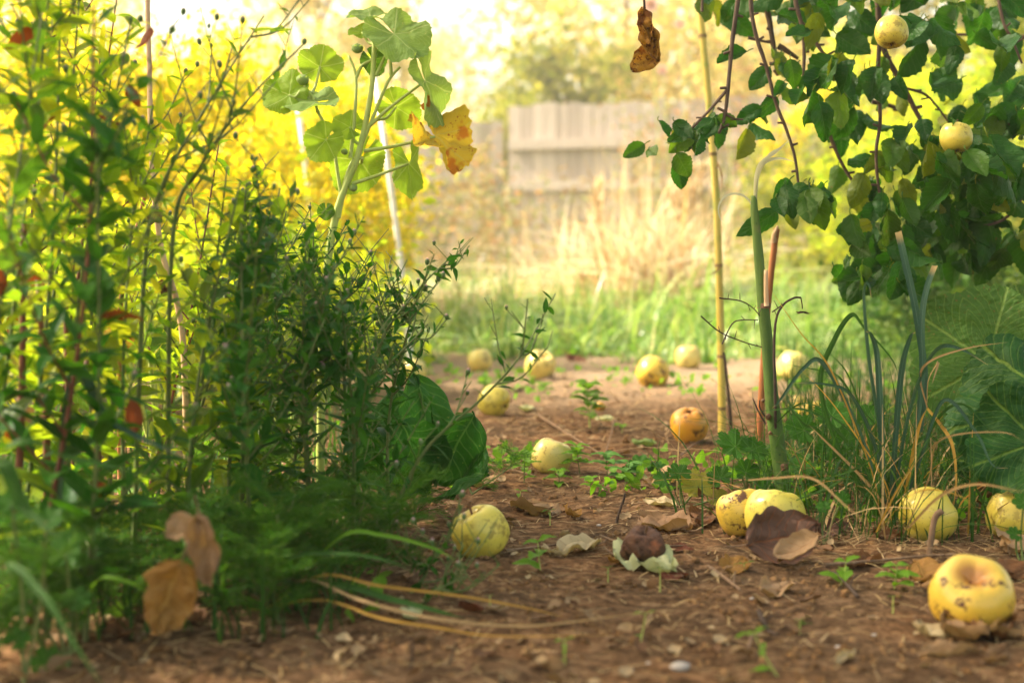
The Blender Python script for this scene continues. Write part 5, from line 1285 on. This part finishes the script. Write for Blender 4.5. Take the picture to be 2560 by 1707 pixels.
# weeds round the half hidden apple in the path middle
for i, (x, y, h, n, lf, lab) in enumerate([(1310, 1215, 70, 9, 34, 'leafy weed left of the half hidden path apple'), (1450, 1200, 70, 10, 40, 'leafy weed right of the half hidden path apple'), (1520, 1210, 60, 9, 40, 'grey-green weed in the path weed row'),
                                   (1560, 1225, 60, 8, 34, 'dark weed at the right of the path weed row'), (1400, 1215, 34, 7, 36, 'low weed in front of the half hidden apple'), (1090, 1215, 40, 6, 32, 'small weed at the border edge by the ridge'), (1480, 1235, 34, 6, 32, 'low weed of the path row, front middle'),
                                   (1250, 1190, 60, 7, 28, 'thin weed between ridge and broad leaves')]):
    sprout(x, y, h, n, lf, 'seedling' if i not in (2, 3) else 'geran', lab, random.uniform(-.2, .3), group='weeds in the path middle', shape=.3, stem='asterstem')

# ================================================================== ASTERS
LANCE = [leaf_T(8, 2, .165, .85, .35, c, .02, .05, seed=i) for i, c in enumerate((.12, .3, .5, -.1))]
BUD = MB()
def aster(x, d, top, label, nb=9, leaf=.055, dens=1.0, mat='aster', stem='asterstem', group='asters of the left border', buds=4, red=0, via=None, name='aster_plant', base_r=.0028, low=.12, brlen=.30):
    b = Gd(x, d); e = P(top[0], top[1], d + top[2] if len(top) > 2 else d)
    t = thing(name, b, label, 'plant', group)
    H = np.linalg.norm(e - b)
    mids = [P(vx, vy, d) for vx, vy in (via or [])]
    if not mids: mids = [(b + e) / 2 + [random.uniform(-.02, .02), random.uniform(-.03, .03), 0.0]]
    ms = MB(); q = tube(ms, [b - [0, 0, .01]] + mids + [e], base_r, .0009, 6, 8)
    R = [[] for _ in LANCE]; Lc = [[] for _ in LANCE]; tips = [q[-1]]
    def leaves(path, l0, l1, step, t0=0.0):
        seg = np.linalg.norm(np.diff(path, axis=0), axis=1); cum = np.r_[0, np.cumsum(seg)]; tot = cum[-1]
        s = tot * t0; az = random.uniform(0, 6)
        while s < tot:
            i = min(len(path) - 2, int(np.searchsorted(cum, s, 'right')) - 1); f = (s - cum[i]) / max(seg[i], 1e-6)
            p = path[i] + (path[i + 1] - path[i]) * f; tv = norm(path[i + 1] - path[i]); az += 2.4 + random.uniform(-.5, .5)
            u = norm(np.cross(tv, [.2, .3, .9])); v = np.cross(tv, u); out = math.cos(az) * u + math.sin(az) * v
            dr = out * 1.0 + tv * random.uniform(.2, 1.0) + np.array([0, 0, random.uniform(-.35, .25)])
            ln = (l0 + (l1 - l0) * s / tot) * random.uniform(.65, 1.2); k = random.randrange(len(LANCE))
            wf = random.uniform(.85, 1.5)
            R[k].append(basis(dr, tv + np.array([0, 0, .5]), ln * wf, ln, ln)); Lc[k].append(p); s += step * random.uniform(.6, 1.4) / dens
    leaves(q, leaf * 1.15, leaf * .55, .013, low)
    for i in range(nb):
        tt = random.uniform(.25, .97); j = int(tt * (len(q) - 1)); p = q[j]; az = random.uniform(0, 6.28); tv = norm(q[min(j + 1, len(q) - 1)] - q[max(0, j - 1)])
        bl = H * brlen * (1.15 - tt) + .03 + random.uniform(0, .04)
        dr = norm(np.array([math.cos(az) * .8, math.sin(az) * .8, 0]) + tv * .9); e2 = p + dr * bl; m2 = p + dr * bl * .5 + np.array([0, 0, -.008])
        pp = tube(ms, [p, m2, e2 + [0, 0, bl * .12]], .0013, .0007, 5, 4); tips.append(pp[-1]); leaves(pp, leaf * .62, leaf * .28, .010, .1)
        for _ in range(2):
            j2 = random.randrange(len(pp) // 2, len(pp)); a2 = random.uniform(0, 6.28); e3 = pp[j2] + norm(np.array([math.cos(a2), math.sin(a2), 1.1])) * random.uniform(.015, .04)
            tube(ms, [pp[j2], (pp[j2] + e3) / 2, e3], .0007, .0005, 4, 2); tips.append(e3)
    ms.build('stem', MT[stem], t)
    mf = MB()
    for k, tt in enumerate(LANCE):
        if R[k]: mf.inst(tt, np.array(R[k]), np.array(Lc[k]))
    mf.build('foliage', MT[mat], t)
    for _ in range(red):
        mr = MB(); p = q[random.randrange(len(q) // 4, len(q))] + rng.normal(0, .012, 3); ln = random.uniform(.022, .038)
        mr.inst(random.choice(LANCE), basis(rng.normal(size=3) + [0, 0, -.6], rng.normal(size=3), ln * 1.6, ln, ln), p)
        mr.build('withered_leaf', MT['autumn_leaf'], t)
    random.shuffle(tips)
    for p in tips[:buds]:
        mb = MB(); ax = norm([random.uniform(-.3, .3), random.uniform(-.3, .3), 1]); rr = random.uniform(.0020, .0032)
        blob(mb, p + ax * rr, rr, rr, rr * 1.5, 8, 6, ax); mb.build('flower_bud', MT['bud'], t)
    return t
def topy(x): return float(np.interp(x, [-100, 150, 280, 400, 500, 620, 720, 830, 930, 1010], [-160, -40, 170, 330, 420, 480, 530, 550, 590, 660]))
cols = ['left edge', 'far left', 'left of the tan stalk', 'below the tan stalk', 'right of the tan stalk', 'in front of the lime shrub', 'below the low mallow', 'left of the mallow stem', 'in front of the mallow stem', 'at the right flank of the border']
adj = ['tall', 'leafy', 'bushy', 'slender']
n_as = 0
rowsp = [(1.28, [-60, 50, 190]), (1.45, [-60, 60, 180, 330, 480, 620]), (1.62, [0, 130, 290, 430, 560, 680, 790, 890]), (1.82, [60, 240, 400, 560, 700, 800, 880, 950]), (2.02, [180, 360, 520, 660])]
names_row = ['front row', 'second row', 'middle row', 'fourth row', 'back row']
for ri, (d, xs) in enumerate(rowsp):
    for xi, x in enumerate(xs):
        x = x + random.uniform(-25, 25); ty = topy(x) + random.uniform(-30, 150) + (140 if ri == 0 and x > 150 else 0)
        if ri == 3: ty += 40
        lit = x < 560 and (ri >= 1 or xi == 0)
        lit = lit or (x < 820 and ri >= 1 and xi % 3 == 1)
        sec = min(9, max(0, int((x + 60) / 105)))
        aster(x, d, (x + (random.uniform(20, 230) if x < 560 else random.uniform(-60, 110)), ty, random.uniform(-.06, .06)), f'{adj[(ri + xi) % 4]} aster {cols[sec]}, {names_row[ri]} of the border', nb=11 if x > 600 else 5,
              leaf=(.050 if x > 600 else .070) * random.uniform(.9, 1.1), dens=1.3 if x > 600 else 1.0, brlen=.36 if x > 600 else .30, mat=('aster_backlit' if x < 560 and ri >= 2 or (ri == 1 and xi % 2) else 'aster_lit') if lit else 'aster', stem='redstem' if (x < 420 and random.random() < .5) else 'asterstem',
              buds=4, red=3 if x < 330 and xi % 2 == 0 else 0)
# long single branches
aster(900, 1.62, (1388, 735, .12), 'aster branch arching over the path with small pink buds', nb=6, leaf=.030, dens=.55, buds=7, via=[(960, 1330), (1060, 1130), (1200, 1000), (1300, 890)], low=.3, group=None, name='aster_branch', brlen=.10, base_r=.003)
aster(840, 1.75, (1130, 640, .05), 'aster branch reaching up right beside the lawn', nb=10, leaf=.036, dens=.8, buds=6, via=[(880, 1100), (950, 860), (1040, 730)], low=.2, group=None, name='aster_branch', brlen=.16)
aster(880, 1.7, (1070, 810, .0), 'dark aster branch below the one reaching up right', nb=10, leaf=.034, dens=.9, buds=5, via=[(890, 1150), (940, 960)], low=.2, group=None, name='aster_branch', brlen=.18)
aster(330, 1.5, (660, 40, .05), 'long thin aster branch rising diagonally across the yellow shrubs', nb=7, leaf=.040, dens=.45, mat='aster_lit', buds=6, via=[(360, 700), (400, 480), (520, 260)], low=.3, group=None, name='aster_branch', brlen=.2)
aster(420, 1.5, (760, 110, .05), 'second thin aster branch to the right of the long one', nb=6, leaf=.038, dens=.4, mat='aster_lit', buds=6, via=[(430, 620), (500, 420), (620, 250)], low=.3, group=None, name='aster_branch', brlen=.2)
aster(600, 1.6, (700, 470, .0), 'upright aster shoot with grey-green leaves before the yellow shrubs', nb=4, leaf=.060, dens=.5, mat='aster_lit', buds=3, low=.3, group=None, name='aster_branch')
aster(1050, 1.44, (1165, 1440, .0), 'short dark aster shoot with pink buds just below the green-yellow apple', nb=7, leaf=.020, dens=.9, buds=7, low=.2, group=None, name='aster_branch', brlen=.25)
aster(1010, 1.48, (1060, 1400, .0), 'low dark aster shoot at the border edge left of the green-yellow apple', nb=9, leaf=.024, dens=.9, buds=6, low=.2, group=None, name='aster_branch', brlen=.5)

def tan_stalk():
    d = 1.9; b = Gd(470, d); t = thing('tan_dry_stalk', b, 'tall tan dead stalk rising out of the left border', 'plant')
    mb = MB(); tube(mb, [b] + [P(x, y, d) for x, y in [(460, 900), (443, 760), (410, 650), (394, 560), (382, 440), (376, 300), (374, 180), (370, 60), (368, -60)]], px(8, d), px(6, d), 9, 7, rough=.04); mb.build('stem', MT['tanstem'], t)
    for (x, y) in ((420, 712), (385, 535)):
        mb = MB()
        for k in range(4): mb.inst(roll_leaf(k + x, 8, 3, .4, 2.2, 1., .1), basis((random.uniform(-1, 1), -.5, random.uniform(-1, .2)), (0, -1, .3), .02, .02, .02), P(x, y, d - .01))
        mb.build('dead_leaf', MT['dry_brown'], t)
    b = Gd(300, 2.1); t = thing('orange_dry_stalk', b, 'orange stalk leaning right behind the left asters', 'plant')
    mb = MB(); tube(mb, [b] + [P(x, y, 2.1) for x, y in [(300, 800), (320, 660), (345, 560), (365, 480)]], px(7, 2.1), px(5, 2.1), 8, 6); mb.build('stem', MT['orangestem'], t)
    b = Gd(130, 1.5)
    for i, (x0, x1, y1, lab) in enumerate([(30, 60, 560, 'reddish bare stem at the left edge'), (120, 95, 700, 'reddish bare stem second from the left edge'), (160, 165, 760, 'dark red bare stem in the left thicket'), (250, 215, 900, 'brown bare stem leaning left in the thicket')]):
        standing([(x0, 1300), ((x0 + x1) / 2 + 8, 1050), (x1, y1)], 1.42 + .05 * i, .0045, .003, 'redstem', lab, 'plant stem', 'bare_stem')
tan_stalk()

# ------------------------------------------------------------------ feathery plants
def frond_T(seed):
    r = random.Random(seed); mb = MB(); V = []; L = []; Q = []
    def needle(p, dr, ln, w_):
        n_ = norm(np.cross(dr, [r.uniform(-1, 1), r.uniform(-1, 1), r.uniform(-1, 1)])) * w_; k = len(V); e = np.asarray(p) + np.asarray(dr) * ln
        m = (np.asarray(p) + e) / 2
        V.extend([p - n_, p + n_, m + n_, m - n_, e]); L.extend([(0, 0, 0)] * 5); Q.extend([(k, k + 1, k + 2, k + 3), (k + 3, k + 2, k + 4, k + 4)])
    for i in range(15):
        v = .12 + .88 * i / 14; c = np.array([0, v, .25 * math.sin(v * 2.2) - .25 * v * v])
        for s in (-1, 1):
            ln = .34 * math.sin(math.pi * min(1, v * .8 + .12)) + .05; dr = norm([s * .8, .7, r.uniform(-.3, .3)])
            needle(c, dr, ln, .008)
            for q in (.35, .65):
                for s2 in (-1, 1): needle(c + dr * ln * q, norm(dr + np.array([s2 * .6, .3, r.uniform(-.4, .4)])), ln * .38, .006)
    k = len(V)
    for i in range(9):
        v = i / 8; c = np.array([0, v, .25 * math.sin(v * 2.2) - .25 * v * v]); V.extend([c - [.01, 0, 0], c + [.01, 0, 0]]); L.extend([(0, 0, 0)] * 2)
        if i: Q.append((k + 2 * i - 2, k + 2 * i - 1, k + 2 * i + 1, k + 2 * i))
    return T(V, L, Q)
FR = [frond_T(i) for i in range(4)]
def feathery(x, d, n, size, label, mat='feather', height=.12):
    b = Gd(x, d); t = thing('feathery_plant', b, label, 'plant', 'feathery plants along the border foot')
    mb = MB(); ms = MB()
    for s in range(max(2, n // 12)):
        top = b + [rng.normal() * .03, rng.normal() * .03, height * random.uniform(.5, 1.1)]; q = tube(ms, [b, (b + top) / 2, top], .0015, .0009, 5, 4)
        for k in range(12):
            az = random.uniform(0, 6.28); dr = norm([math.cos(az), math.sin(az), random.uniform(0, 1.0)]); i = random.randrange(1, len(q)); ln = size * random.uniform(.6, 1.2)
            mb.inst(random.choice(FR), basis(dr, (0, 0, 1), ln, ln, ln), q[i])
    ms.build('stem', MT['asterstem'], t); mb.build('foliage', MT[mat], t)
fx = [(-20, 1.2, 'at the left edge nearest the camera'), (110, 1.22, 'at the lower left corner by the blurred cranesbill'), (200, 1.30, 'left of the ochre upright leaf'), (330, 1.34, 'behind the ochre upright leaf'), (560, 1.36, 'right of the pinkish upright leaf'),
      (660, 1.38, 'over the dark red leaf'), (760, 1.42, 'at the start of the orange grass blades'), (860, 1.46, 'left of the low dark aster shoot'), (940, 1.52, 'at the border corner'), (420, 1.5, 'in the middle of the border foot'),
      (600, 1.55, 'behind the right upright leaf'), (820, 1.62, 'under the dark asters'), (930, 1.7, 'below the broad leaves, left'), (1040, 1.86, 'below the broad leaves, right'), (1180, 2.1, 'beside the broad leaf on the ridge'),
      (120, 1.45, 'in the left thicket'), (300, 1.6, 'deep in the left thicket'), (700, 1.75, 'deep under the asters'), (20, 1.6, 'at the left edge, farther back'), (1890, 2.1, 'behind the thick green stem'), (2290, 2.0, 'among the blue-green blades'),
      (700, 1.33, 'spilling over the roots of the orange grass blades'),
      (480, 1.7, 'behind the upright leaves, deep in the border'), (520, 1.45, 'directly behind the pinkish upright leaf'), (250, 1.42, 'between the bare red stems')]
for i, (x, d, lab) in enumerate(fx):
    feathery(x, d, 34 if x < 1000 else 26, .062 if x < 1000 else .045, 'fine feathery green plant ' + lab, height=.095 if x < 1000 else .06)

# blades sweeping low out of the border
def sweep(base, d, pts, w_, mat, label, cat='grass blade', group='long grass blades sweeping out of the border'):
    b = Gd(base, d); q = [b] + [P(x, y, dd) for x, y, dd in pts]
    mb = MB(); ribbon(mb, q, w_, (0, -.5, 1), 8, fold=.3)
    V = mb.V[0]; g = ground_z(V[:, 0], V[:, 1]) + .003; V[:, 2] = np.maximum(V[:, 2], g)
    o = mb.build('grass_blade', MT[mat], loc=b); tag(o, label, cat, group)
sweep(640, 1.38, [(760, 1450, 1.36), (900, 1500, 1.3), (1080, 1545, 1.27), (1300, 1565, 1.28), (1500, 1545, 1.30), (1680, 1520, 1.33)], .0045, 'straw', 'longest tan blade arching low across the near soil')
sweep(650, 1.38, [(800, 1440, 1.36), (950, 1465, 1.34), (1150, 1490, 1.33), (1320, 1520, 1.33), (1420, 1545, 1.32)], .0045, 'orangeblade', 'upper orange blade lying towards the path')
sweep(660, 1.38, [(820, 1465, 1.35), (980, 1500, 1.32), (1100, 1530, 1.30), (1160, 1545, 1.30)], .009, 'greenblade', 'broad green blade between the orange ones')
sweep(620, 1.36, [(800, 1500, 1.32), (950, 1545, 1.28), (1100, 1570, 1.26), (1250, 1590, 1.25), (1560, 1585, 1.25)], .004, 'orangeblade', 'lowest orange blade lying on the near soil')
sweep(600, 1.40, [(720, 1400, 1.34), (850, 1385, 1.32), (960, 1400, 1.3), (1040, 1430, 1.3)], .007, 'greenblade', 'green blade arching right above the orange ones')
sweep(700, 1.42, [(850, 1345, 1.38), (960, 1340, 1.38), (1080, 1370, 1.38), (1140, 1400, 1.38)], .007, 'seedling', 'light green blade arching towards the green-yellow apple')
sweep(-80, 1.2, [(0, 1420, 1.1), (100, 1480, 1.05), (180, 1600, 1.02), (260, 1720, 1.0)], .006, 'greenblade', 'blurred green blade bending down at the lower left corner')
sweep(-160, 1.2, [(-20, 1180, 1.1), (60, 1270, 1.08), (150, 1350, 1.05)], .013, 'greenblade', 'thick green blade dropping from the left edge')
sweep(-200, 1.3, [(0, 1140, 1.1), (180, 1150, 1.12), (330, 1180, 1.15), (480, 1230, 1.2)], .010, 'greenblade', 'dark blade crossing level at the left')
sweep(120, 1.3, [(180, 950, 1.3), (260, 1040, 1.28), (340, 1090, 1.25), (480, 1150, 1.22)], .010, 'leek', 'stiff grey-green blade pointing down right in the thicket')
sweep(200, 1.3, [(240, 1455, 1.22), (320, 1455, 1.2), (380, 1490, 1.2)], .006, 'seedling', 'light green short blade before the ochre upright leaf')
sweep(300, 1.35, [(370, 1455, 1.25), (430, 1400, 1.24), (480, 1370, 1.24)], .006, 'seedling', 'light green short blade crossing behind the ochre upright leaf')

# ================================================================== APPLE TREE
def apple_tree():
    base = np.array([3.0, 4.0, 0.0])
    t = thing('apple_tree', base, 'apple tree whose twigs hang into the upper right with dark green leaves', 'tree')
    mb = MB(); fork = base + [-.35, -.2, 1.35]
    tube(mb, [base - [0, 0, .05], base + [-.08, 0, .6], fork], .12, .09, 14, 6, rough=.03); mb.build('trunk', MT['bark'], t)
    limbs = [[fork, [1.9, 3.2, 1.75], [0.9, 2.6, 1.7], [0.1, 2.4, 1.75]], [fork, [1.9, 3.9, 1.9], [0.6, 4.0, 2.0], [-.7, 4.2, 2.1]], [fork, [2.2, 2.8, 1.8], [1.4, 1.8, 1.8], [.8, .9, 1.9]],
             [fork, [3.2, 4.6, 2.2], [3.6, 5.3, 2.6]], [fork, [2.0, 3.6, 2.2], [.6, 3.2, 2.6], [-.8, 3.0, 2.6]], [fork, [2.4, 3.0, 1.65], [1.7, 2.6, 1.3], [1.15, 2.5, 1.10]]]
    LP = []
    for l in limbs:
        mb = MB(); LP.append(tube(mb, l, .055, .014, 9, 8, rough=.05)); mb.build('limb', MT['bark'], t)
    D = 2.35
    tw = [ # px polylines, depth, radius px
     ([(1862, -120), (1845, 0), (1830, 110), (1820, 220), (1812, 290), (1797, 335)], 2.15, 7), ([(1818, 225), (1770, 280), (1730, 320), (1700, 345)], 2.15, 4.5), ([(1812, 285), (1835, 297), (1858, 300)], 2.15, 3.5),
     ([(1880, -100), (1877, 10), (1890, 90), (1915, 165), (1940, 260), (1968, 330), (1988, 400), (1998, 485)], 2.2, 6), ([(1900, -120), (1912, 0), (1925, 60), (1940, 160), (1945, 190)], 2.4, 9),
     ([(1975, -120), (1988, 0), (2003, 60), (2010, 130), (2008, 195)], 2.25, 7), ([(2000, 55), (2035, 100), (2060, 135), (2100, 160)], 2.3, 6), ([(1945, 115), (1970, 130), (1995, 148)], 2.4, 8),
     ([(2190, -150), (2195, 20), (2210, 125), (2260, 220), (2290, 280), (2315, 325)], 2.35, 9), ([(2205, 60), (2195, 160), (2200, 300), (2190, 380), (2198, 480), (2222, 575)], 2.2, 6),
     ([(2040, 250), (2075, 340), (2110, 420), (2170, 508)], 2.3, 6), ([(2620, 95), (2500, 92), (2430, 88), (2340, 85)], 2.7, 6), ([(2480, -100), (2505, 45), (2530, 100), (2555, 160)], 2.3, 5),
     ([(2260, 220), (2310, 235), (2345, 270), (2370, 305)], 2.4, 4), ([(2560, 290), (2480, 330), (2400, 352), (2330, 340)], 2.3, 5), ([(2180, 255), (2240, 270), (2262, 290)], 2.5, 6), ([(2600, 420), (2520, 540), (2440, 570)], 2.3, 5),
     ([(2222, 575), (2190, 640), (2230, 680)], 2.25, 4), ([(1755, 30), (1760, -60), (1790, -150)], 2.3, 4), ([(1870, 95), (1900, 102), (1935, 110)], 2.4, 4.5)]
    for pts, d, r in tw:
        mb = MB(); q = tube(mb, [P(x, y, d) for x, y in pts], px(r, d), px(r * .55, d), 7, 6, rough=.10)
        for i in range(3, len(q) - 1, 5):      # spurs
            e = q[i] + np.array([random.choice((-1, 1)) * random.uniform(.006, .014), 0, random.uniform(-.004, .008)]); tube(mb, [q[i], (q[i] + e) / 2, e], px(r * .6, d), px(r * .5, d), 5, 2)
        mb.build('twig', MT['bark'], t)
    AL = [leaf_T(16, 4, random.uniform(.30, .40), random.uniform(.8, .92), random.uniform(0, .75), random.uniform(-.25, .85), .05, .05, seed=i + 50, cup=random.uniform(-.5, .5), rp=.66) for i in range(14)]
    # clusters of leaves: centre x, y, spread x, y, count, depth, leaf px
    cl = [(1650, 345, 22, 26, 3, 2.15, 74), (1625, 400, 12, 14, 2, 2.15, 66), (1688, 440, 14, 18, 2, 2.13, 105), (1745, 360, 22, 20, 4, 2.18, 92), (1780, 330, 26, 26, 4, 2.2, 78), (1868, 385, 14, 30, 2, 2.15, 135), (1905, 310, 16, 16, 2, 2.2, 80),
          (1930, 190, 40, 40, 5, 2.3, 90), (1960, 250, 26, 30, 4, 2.2, 74), (1980, 180, 24, 20, 2, 2.2, 90), (1850, 40, 90, 50, 6, 2.5, 92), (1980, 50, 60, 50, 6, 2.4, 100), (2065, 60, 50, 50, 6, 2.3, 110),
          (2115, 190, 50, 40, 6, 2.15, 120), (2150, 260, 60, 40, 6, 2.3, 120), (2060, 265, 40, 40, 4, 2.15, 110), (2190, 200, 30, 40, 3, 2.2, 110), (2125, 30, 50, 30, 5, 2.25, 120), (2290, 110, 40, 40, 5, 2.2, 120), (2330, 200, 50, 50, 5, 2.4, 110),
          (2200, -10, 60, 20, 4, 2.3, 110), (2290, 15, 50, 30, 4, 2.35, 110), (2400, 40, 70, 50, 6, 2.5, 110), (2520, 50, 50, 60, 6, 2.4, 120), (2440, 130, 60, 50, 5, 2.3, 115), (2545, 230, 40, 60, 5, 2.4, 110),
          (2250, 400, 30, 40, 3, 2.2, 105), (2310, 390, 50, 40, 6, 2.2, 105), (2380, 400, 40, 40, 5, 2.15, 110), (2480, 400, 60, 50, 6, 2.3, 115), (2540, 350, 40, 50, 5, 2.3, 110), (2440, 300, 60, 40, 6, 2.35, 100),
          (2440, 460, 60, 50, 9, 2.1, 140), (2350, 470, 40, 40, 5, 2.3, 110), (2530, 500, 40, 60, 6, 2.3, 110), (2530, 620, 30, 40, 4, 2.3, 110), (2440, 560, 50, 40, 6, 2.35, 105), (2330, 560, 50, 40, 6, 2.3, 105),
          (2010, 520, 40, 26, 6, 2.05, 105), (1960, 560, 24, 20, 2, 2.05, 90), (2070, 500, 16, 16, 2, 2.05, 90), (2230, 540, 50, 40, 6, 2.2, 105), (2160, 560, 30, 30, 3, 2.2, 95), (2200, 640, 50, 30, 6, 2.2, 105), (2140, 700, 40, 26, 4, 2.2, 90),
          (2230, 720, 40, 30, 4, 2.15, 120), (2180, 470, 30, 30, 4, 2.3, 95), (2420, 640, 60, 40, 5, 2.4, 100), (2310, 650, 40, 30, 4, 2.35, 95), (1790, 10, 40, 26, 3, 2.5, 80), (2110, 370, 26, 26, 2, 2.4, 90), (2020, 90, 26, 40, 2, 2.2, 110), (2370, 260, 50, 60, 3, 2.5, 90), (2080, 440, 20, 20, 1, 2.5, 80)]
    items = []
    for (cx_, cy_, sx_, sy_, n, d, lp) in cl:
        for k in range(n if n < 4 else int(n * (1.35 if cy_ < 330 else 2.4))):
            x = random.gauss(cx_, sx_ * .75); y = random.gauss(cy_ - lp * .4, sy_ * .7); dd = d + random.uniform(-.09, .09); ln = px(lp * random.uniform(.58, 1.02), d)
            dr = np.array([random.gauss(0, .5), random.gauss(-.1, .45), -1 + random.uniform(0, .75)])
            nh = np.array([random.gauss(0, .6), -1, random.uniform(0, 1.1)])
            items.append((ln, random.randrange(len(AL)), basis(dr, nh, ln, ln, ln), P(x, y, dd), norm(dr)))
    items.sort(key=lambda i: -i[0])
    rest = MB()
    for n, (ln, k, R, loc, dr) in enumerate(items):
        mb = rest if n >= 98 else MB()
        mb.inst(AL[k], R, loc); tube(mb, [loc - dr * ln * .16 + [.003, .004, .002], loc - dr * ln * .07 + [0, 0, .001], loc + dr * ln * .03], .0009, .0008, 4, 3, cap=False)
        if n < 98: mb.build('leaf', MT['appleleaf'], t)
    tag(rest.build('hanging_leaves', MT['appleleaf'], t), kind='stuff')
    # the rest of the crown, right of and above the picture
    n = 5200
    x = rng.uniform(1.5, 4.6, n); y = rng.uniform(1.2, 5.6, n); z = 1.25 + 1.5 * rng.random(n)
    pts = np.stack([x, y, z], 1)[(fbm(x * 1.7, y * 1.7, 2) > .36) & (x > .40 * y + .25)]
    mb = MB(); mb.inst(leaf_T(4, 1, .34, .85, .25, .2, .03), rand_rot(len(pts), .6, rng.uniform(.07, .11, len(pts))), pts); mb.build('crown', MT['appleleaf_far'], t)
def shade_tree():  # out-of-frame tree added to block the sun over the foreground
    base = np.array([-4.3, 2.2, 0.0])
    t = thing('added_shade_tree', base, 'unseen leafy tree added left of the border to shade the path', 'tree')
    mb = MB(); tube(mb, [base, base + [.1, 0, 1.2], base + [.3, .1, 2.6]], .11, .08, 12, 6, rough=.03)
    for k in range(10):
        e = np.array([rng.uniform(-4.6, -2.6), rng.uniform(0, 4), rng.uniform(2.9, 4.4)]); st = base + [.2, .05, rng.uniform(1.6, 2.6)]
        tube(mb, [st, (st + e) / 2 + [0, 0, .15], e], .04, .012, 7)
    mb.build('trunk', MT['bark'], t)
    n = 15000
    p = np.stack([rng.uniform(-4.9, -2.3, n), rng.uniform(-.8, 4.3, n), rng.uniform(2.75, 4.9, n)], 1)
    den = fbm(p[:, 1] * 1.6 + 3, p[:, 2] * 1.6, 2)
    hole = (((p[:, 1] - 2.7) / .5) ** 2 + ((p[:, 2] - 3.15 - (p[:, 0] + 3) * -.9) / .25) ** 2 < 1) & (rng.random(n) < .75)  # crown thinned here to let some sun through
    p = p[(den > .30) & ~hole & (p[:, 2] > 2.72 - (p[:, 0] + 3) * .9)]
    mb = MB(); mb.inst(leaf_T(4, 1, .34, .85, .25, .2, .03), rand_rot(len(p), 0, rng.uniform(.08, .12, len(p))), p); mb.build('crown', MT['appleleaf_far'], t)
shade_tree()
apple_tree()

for o in EMPTIES:
    if '_o' in o: del o['_o']
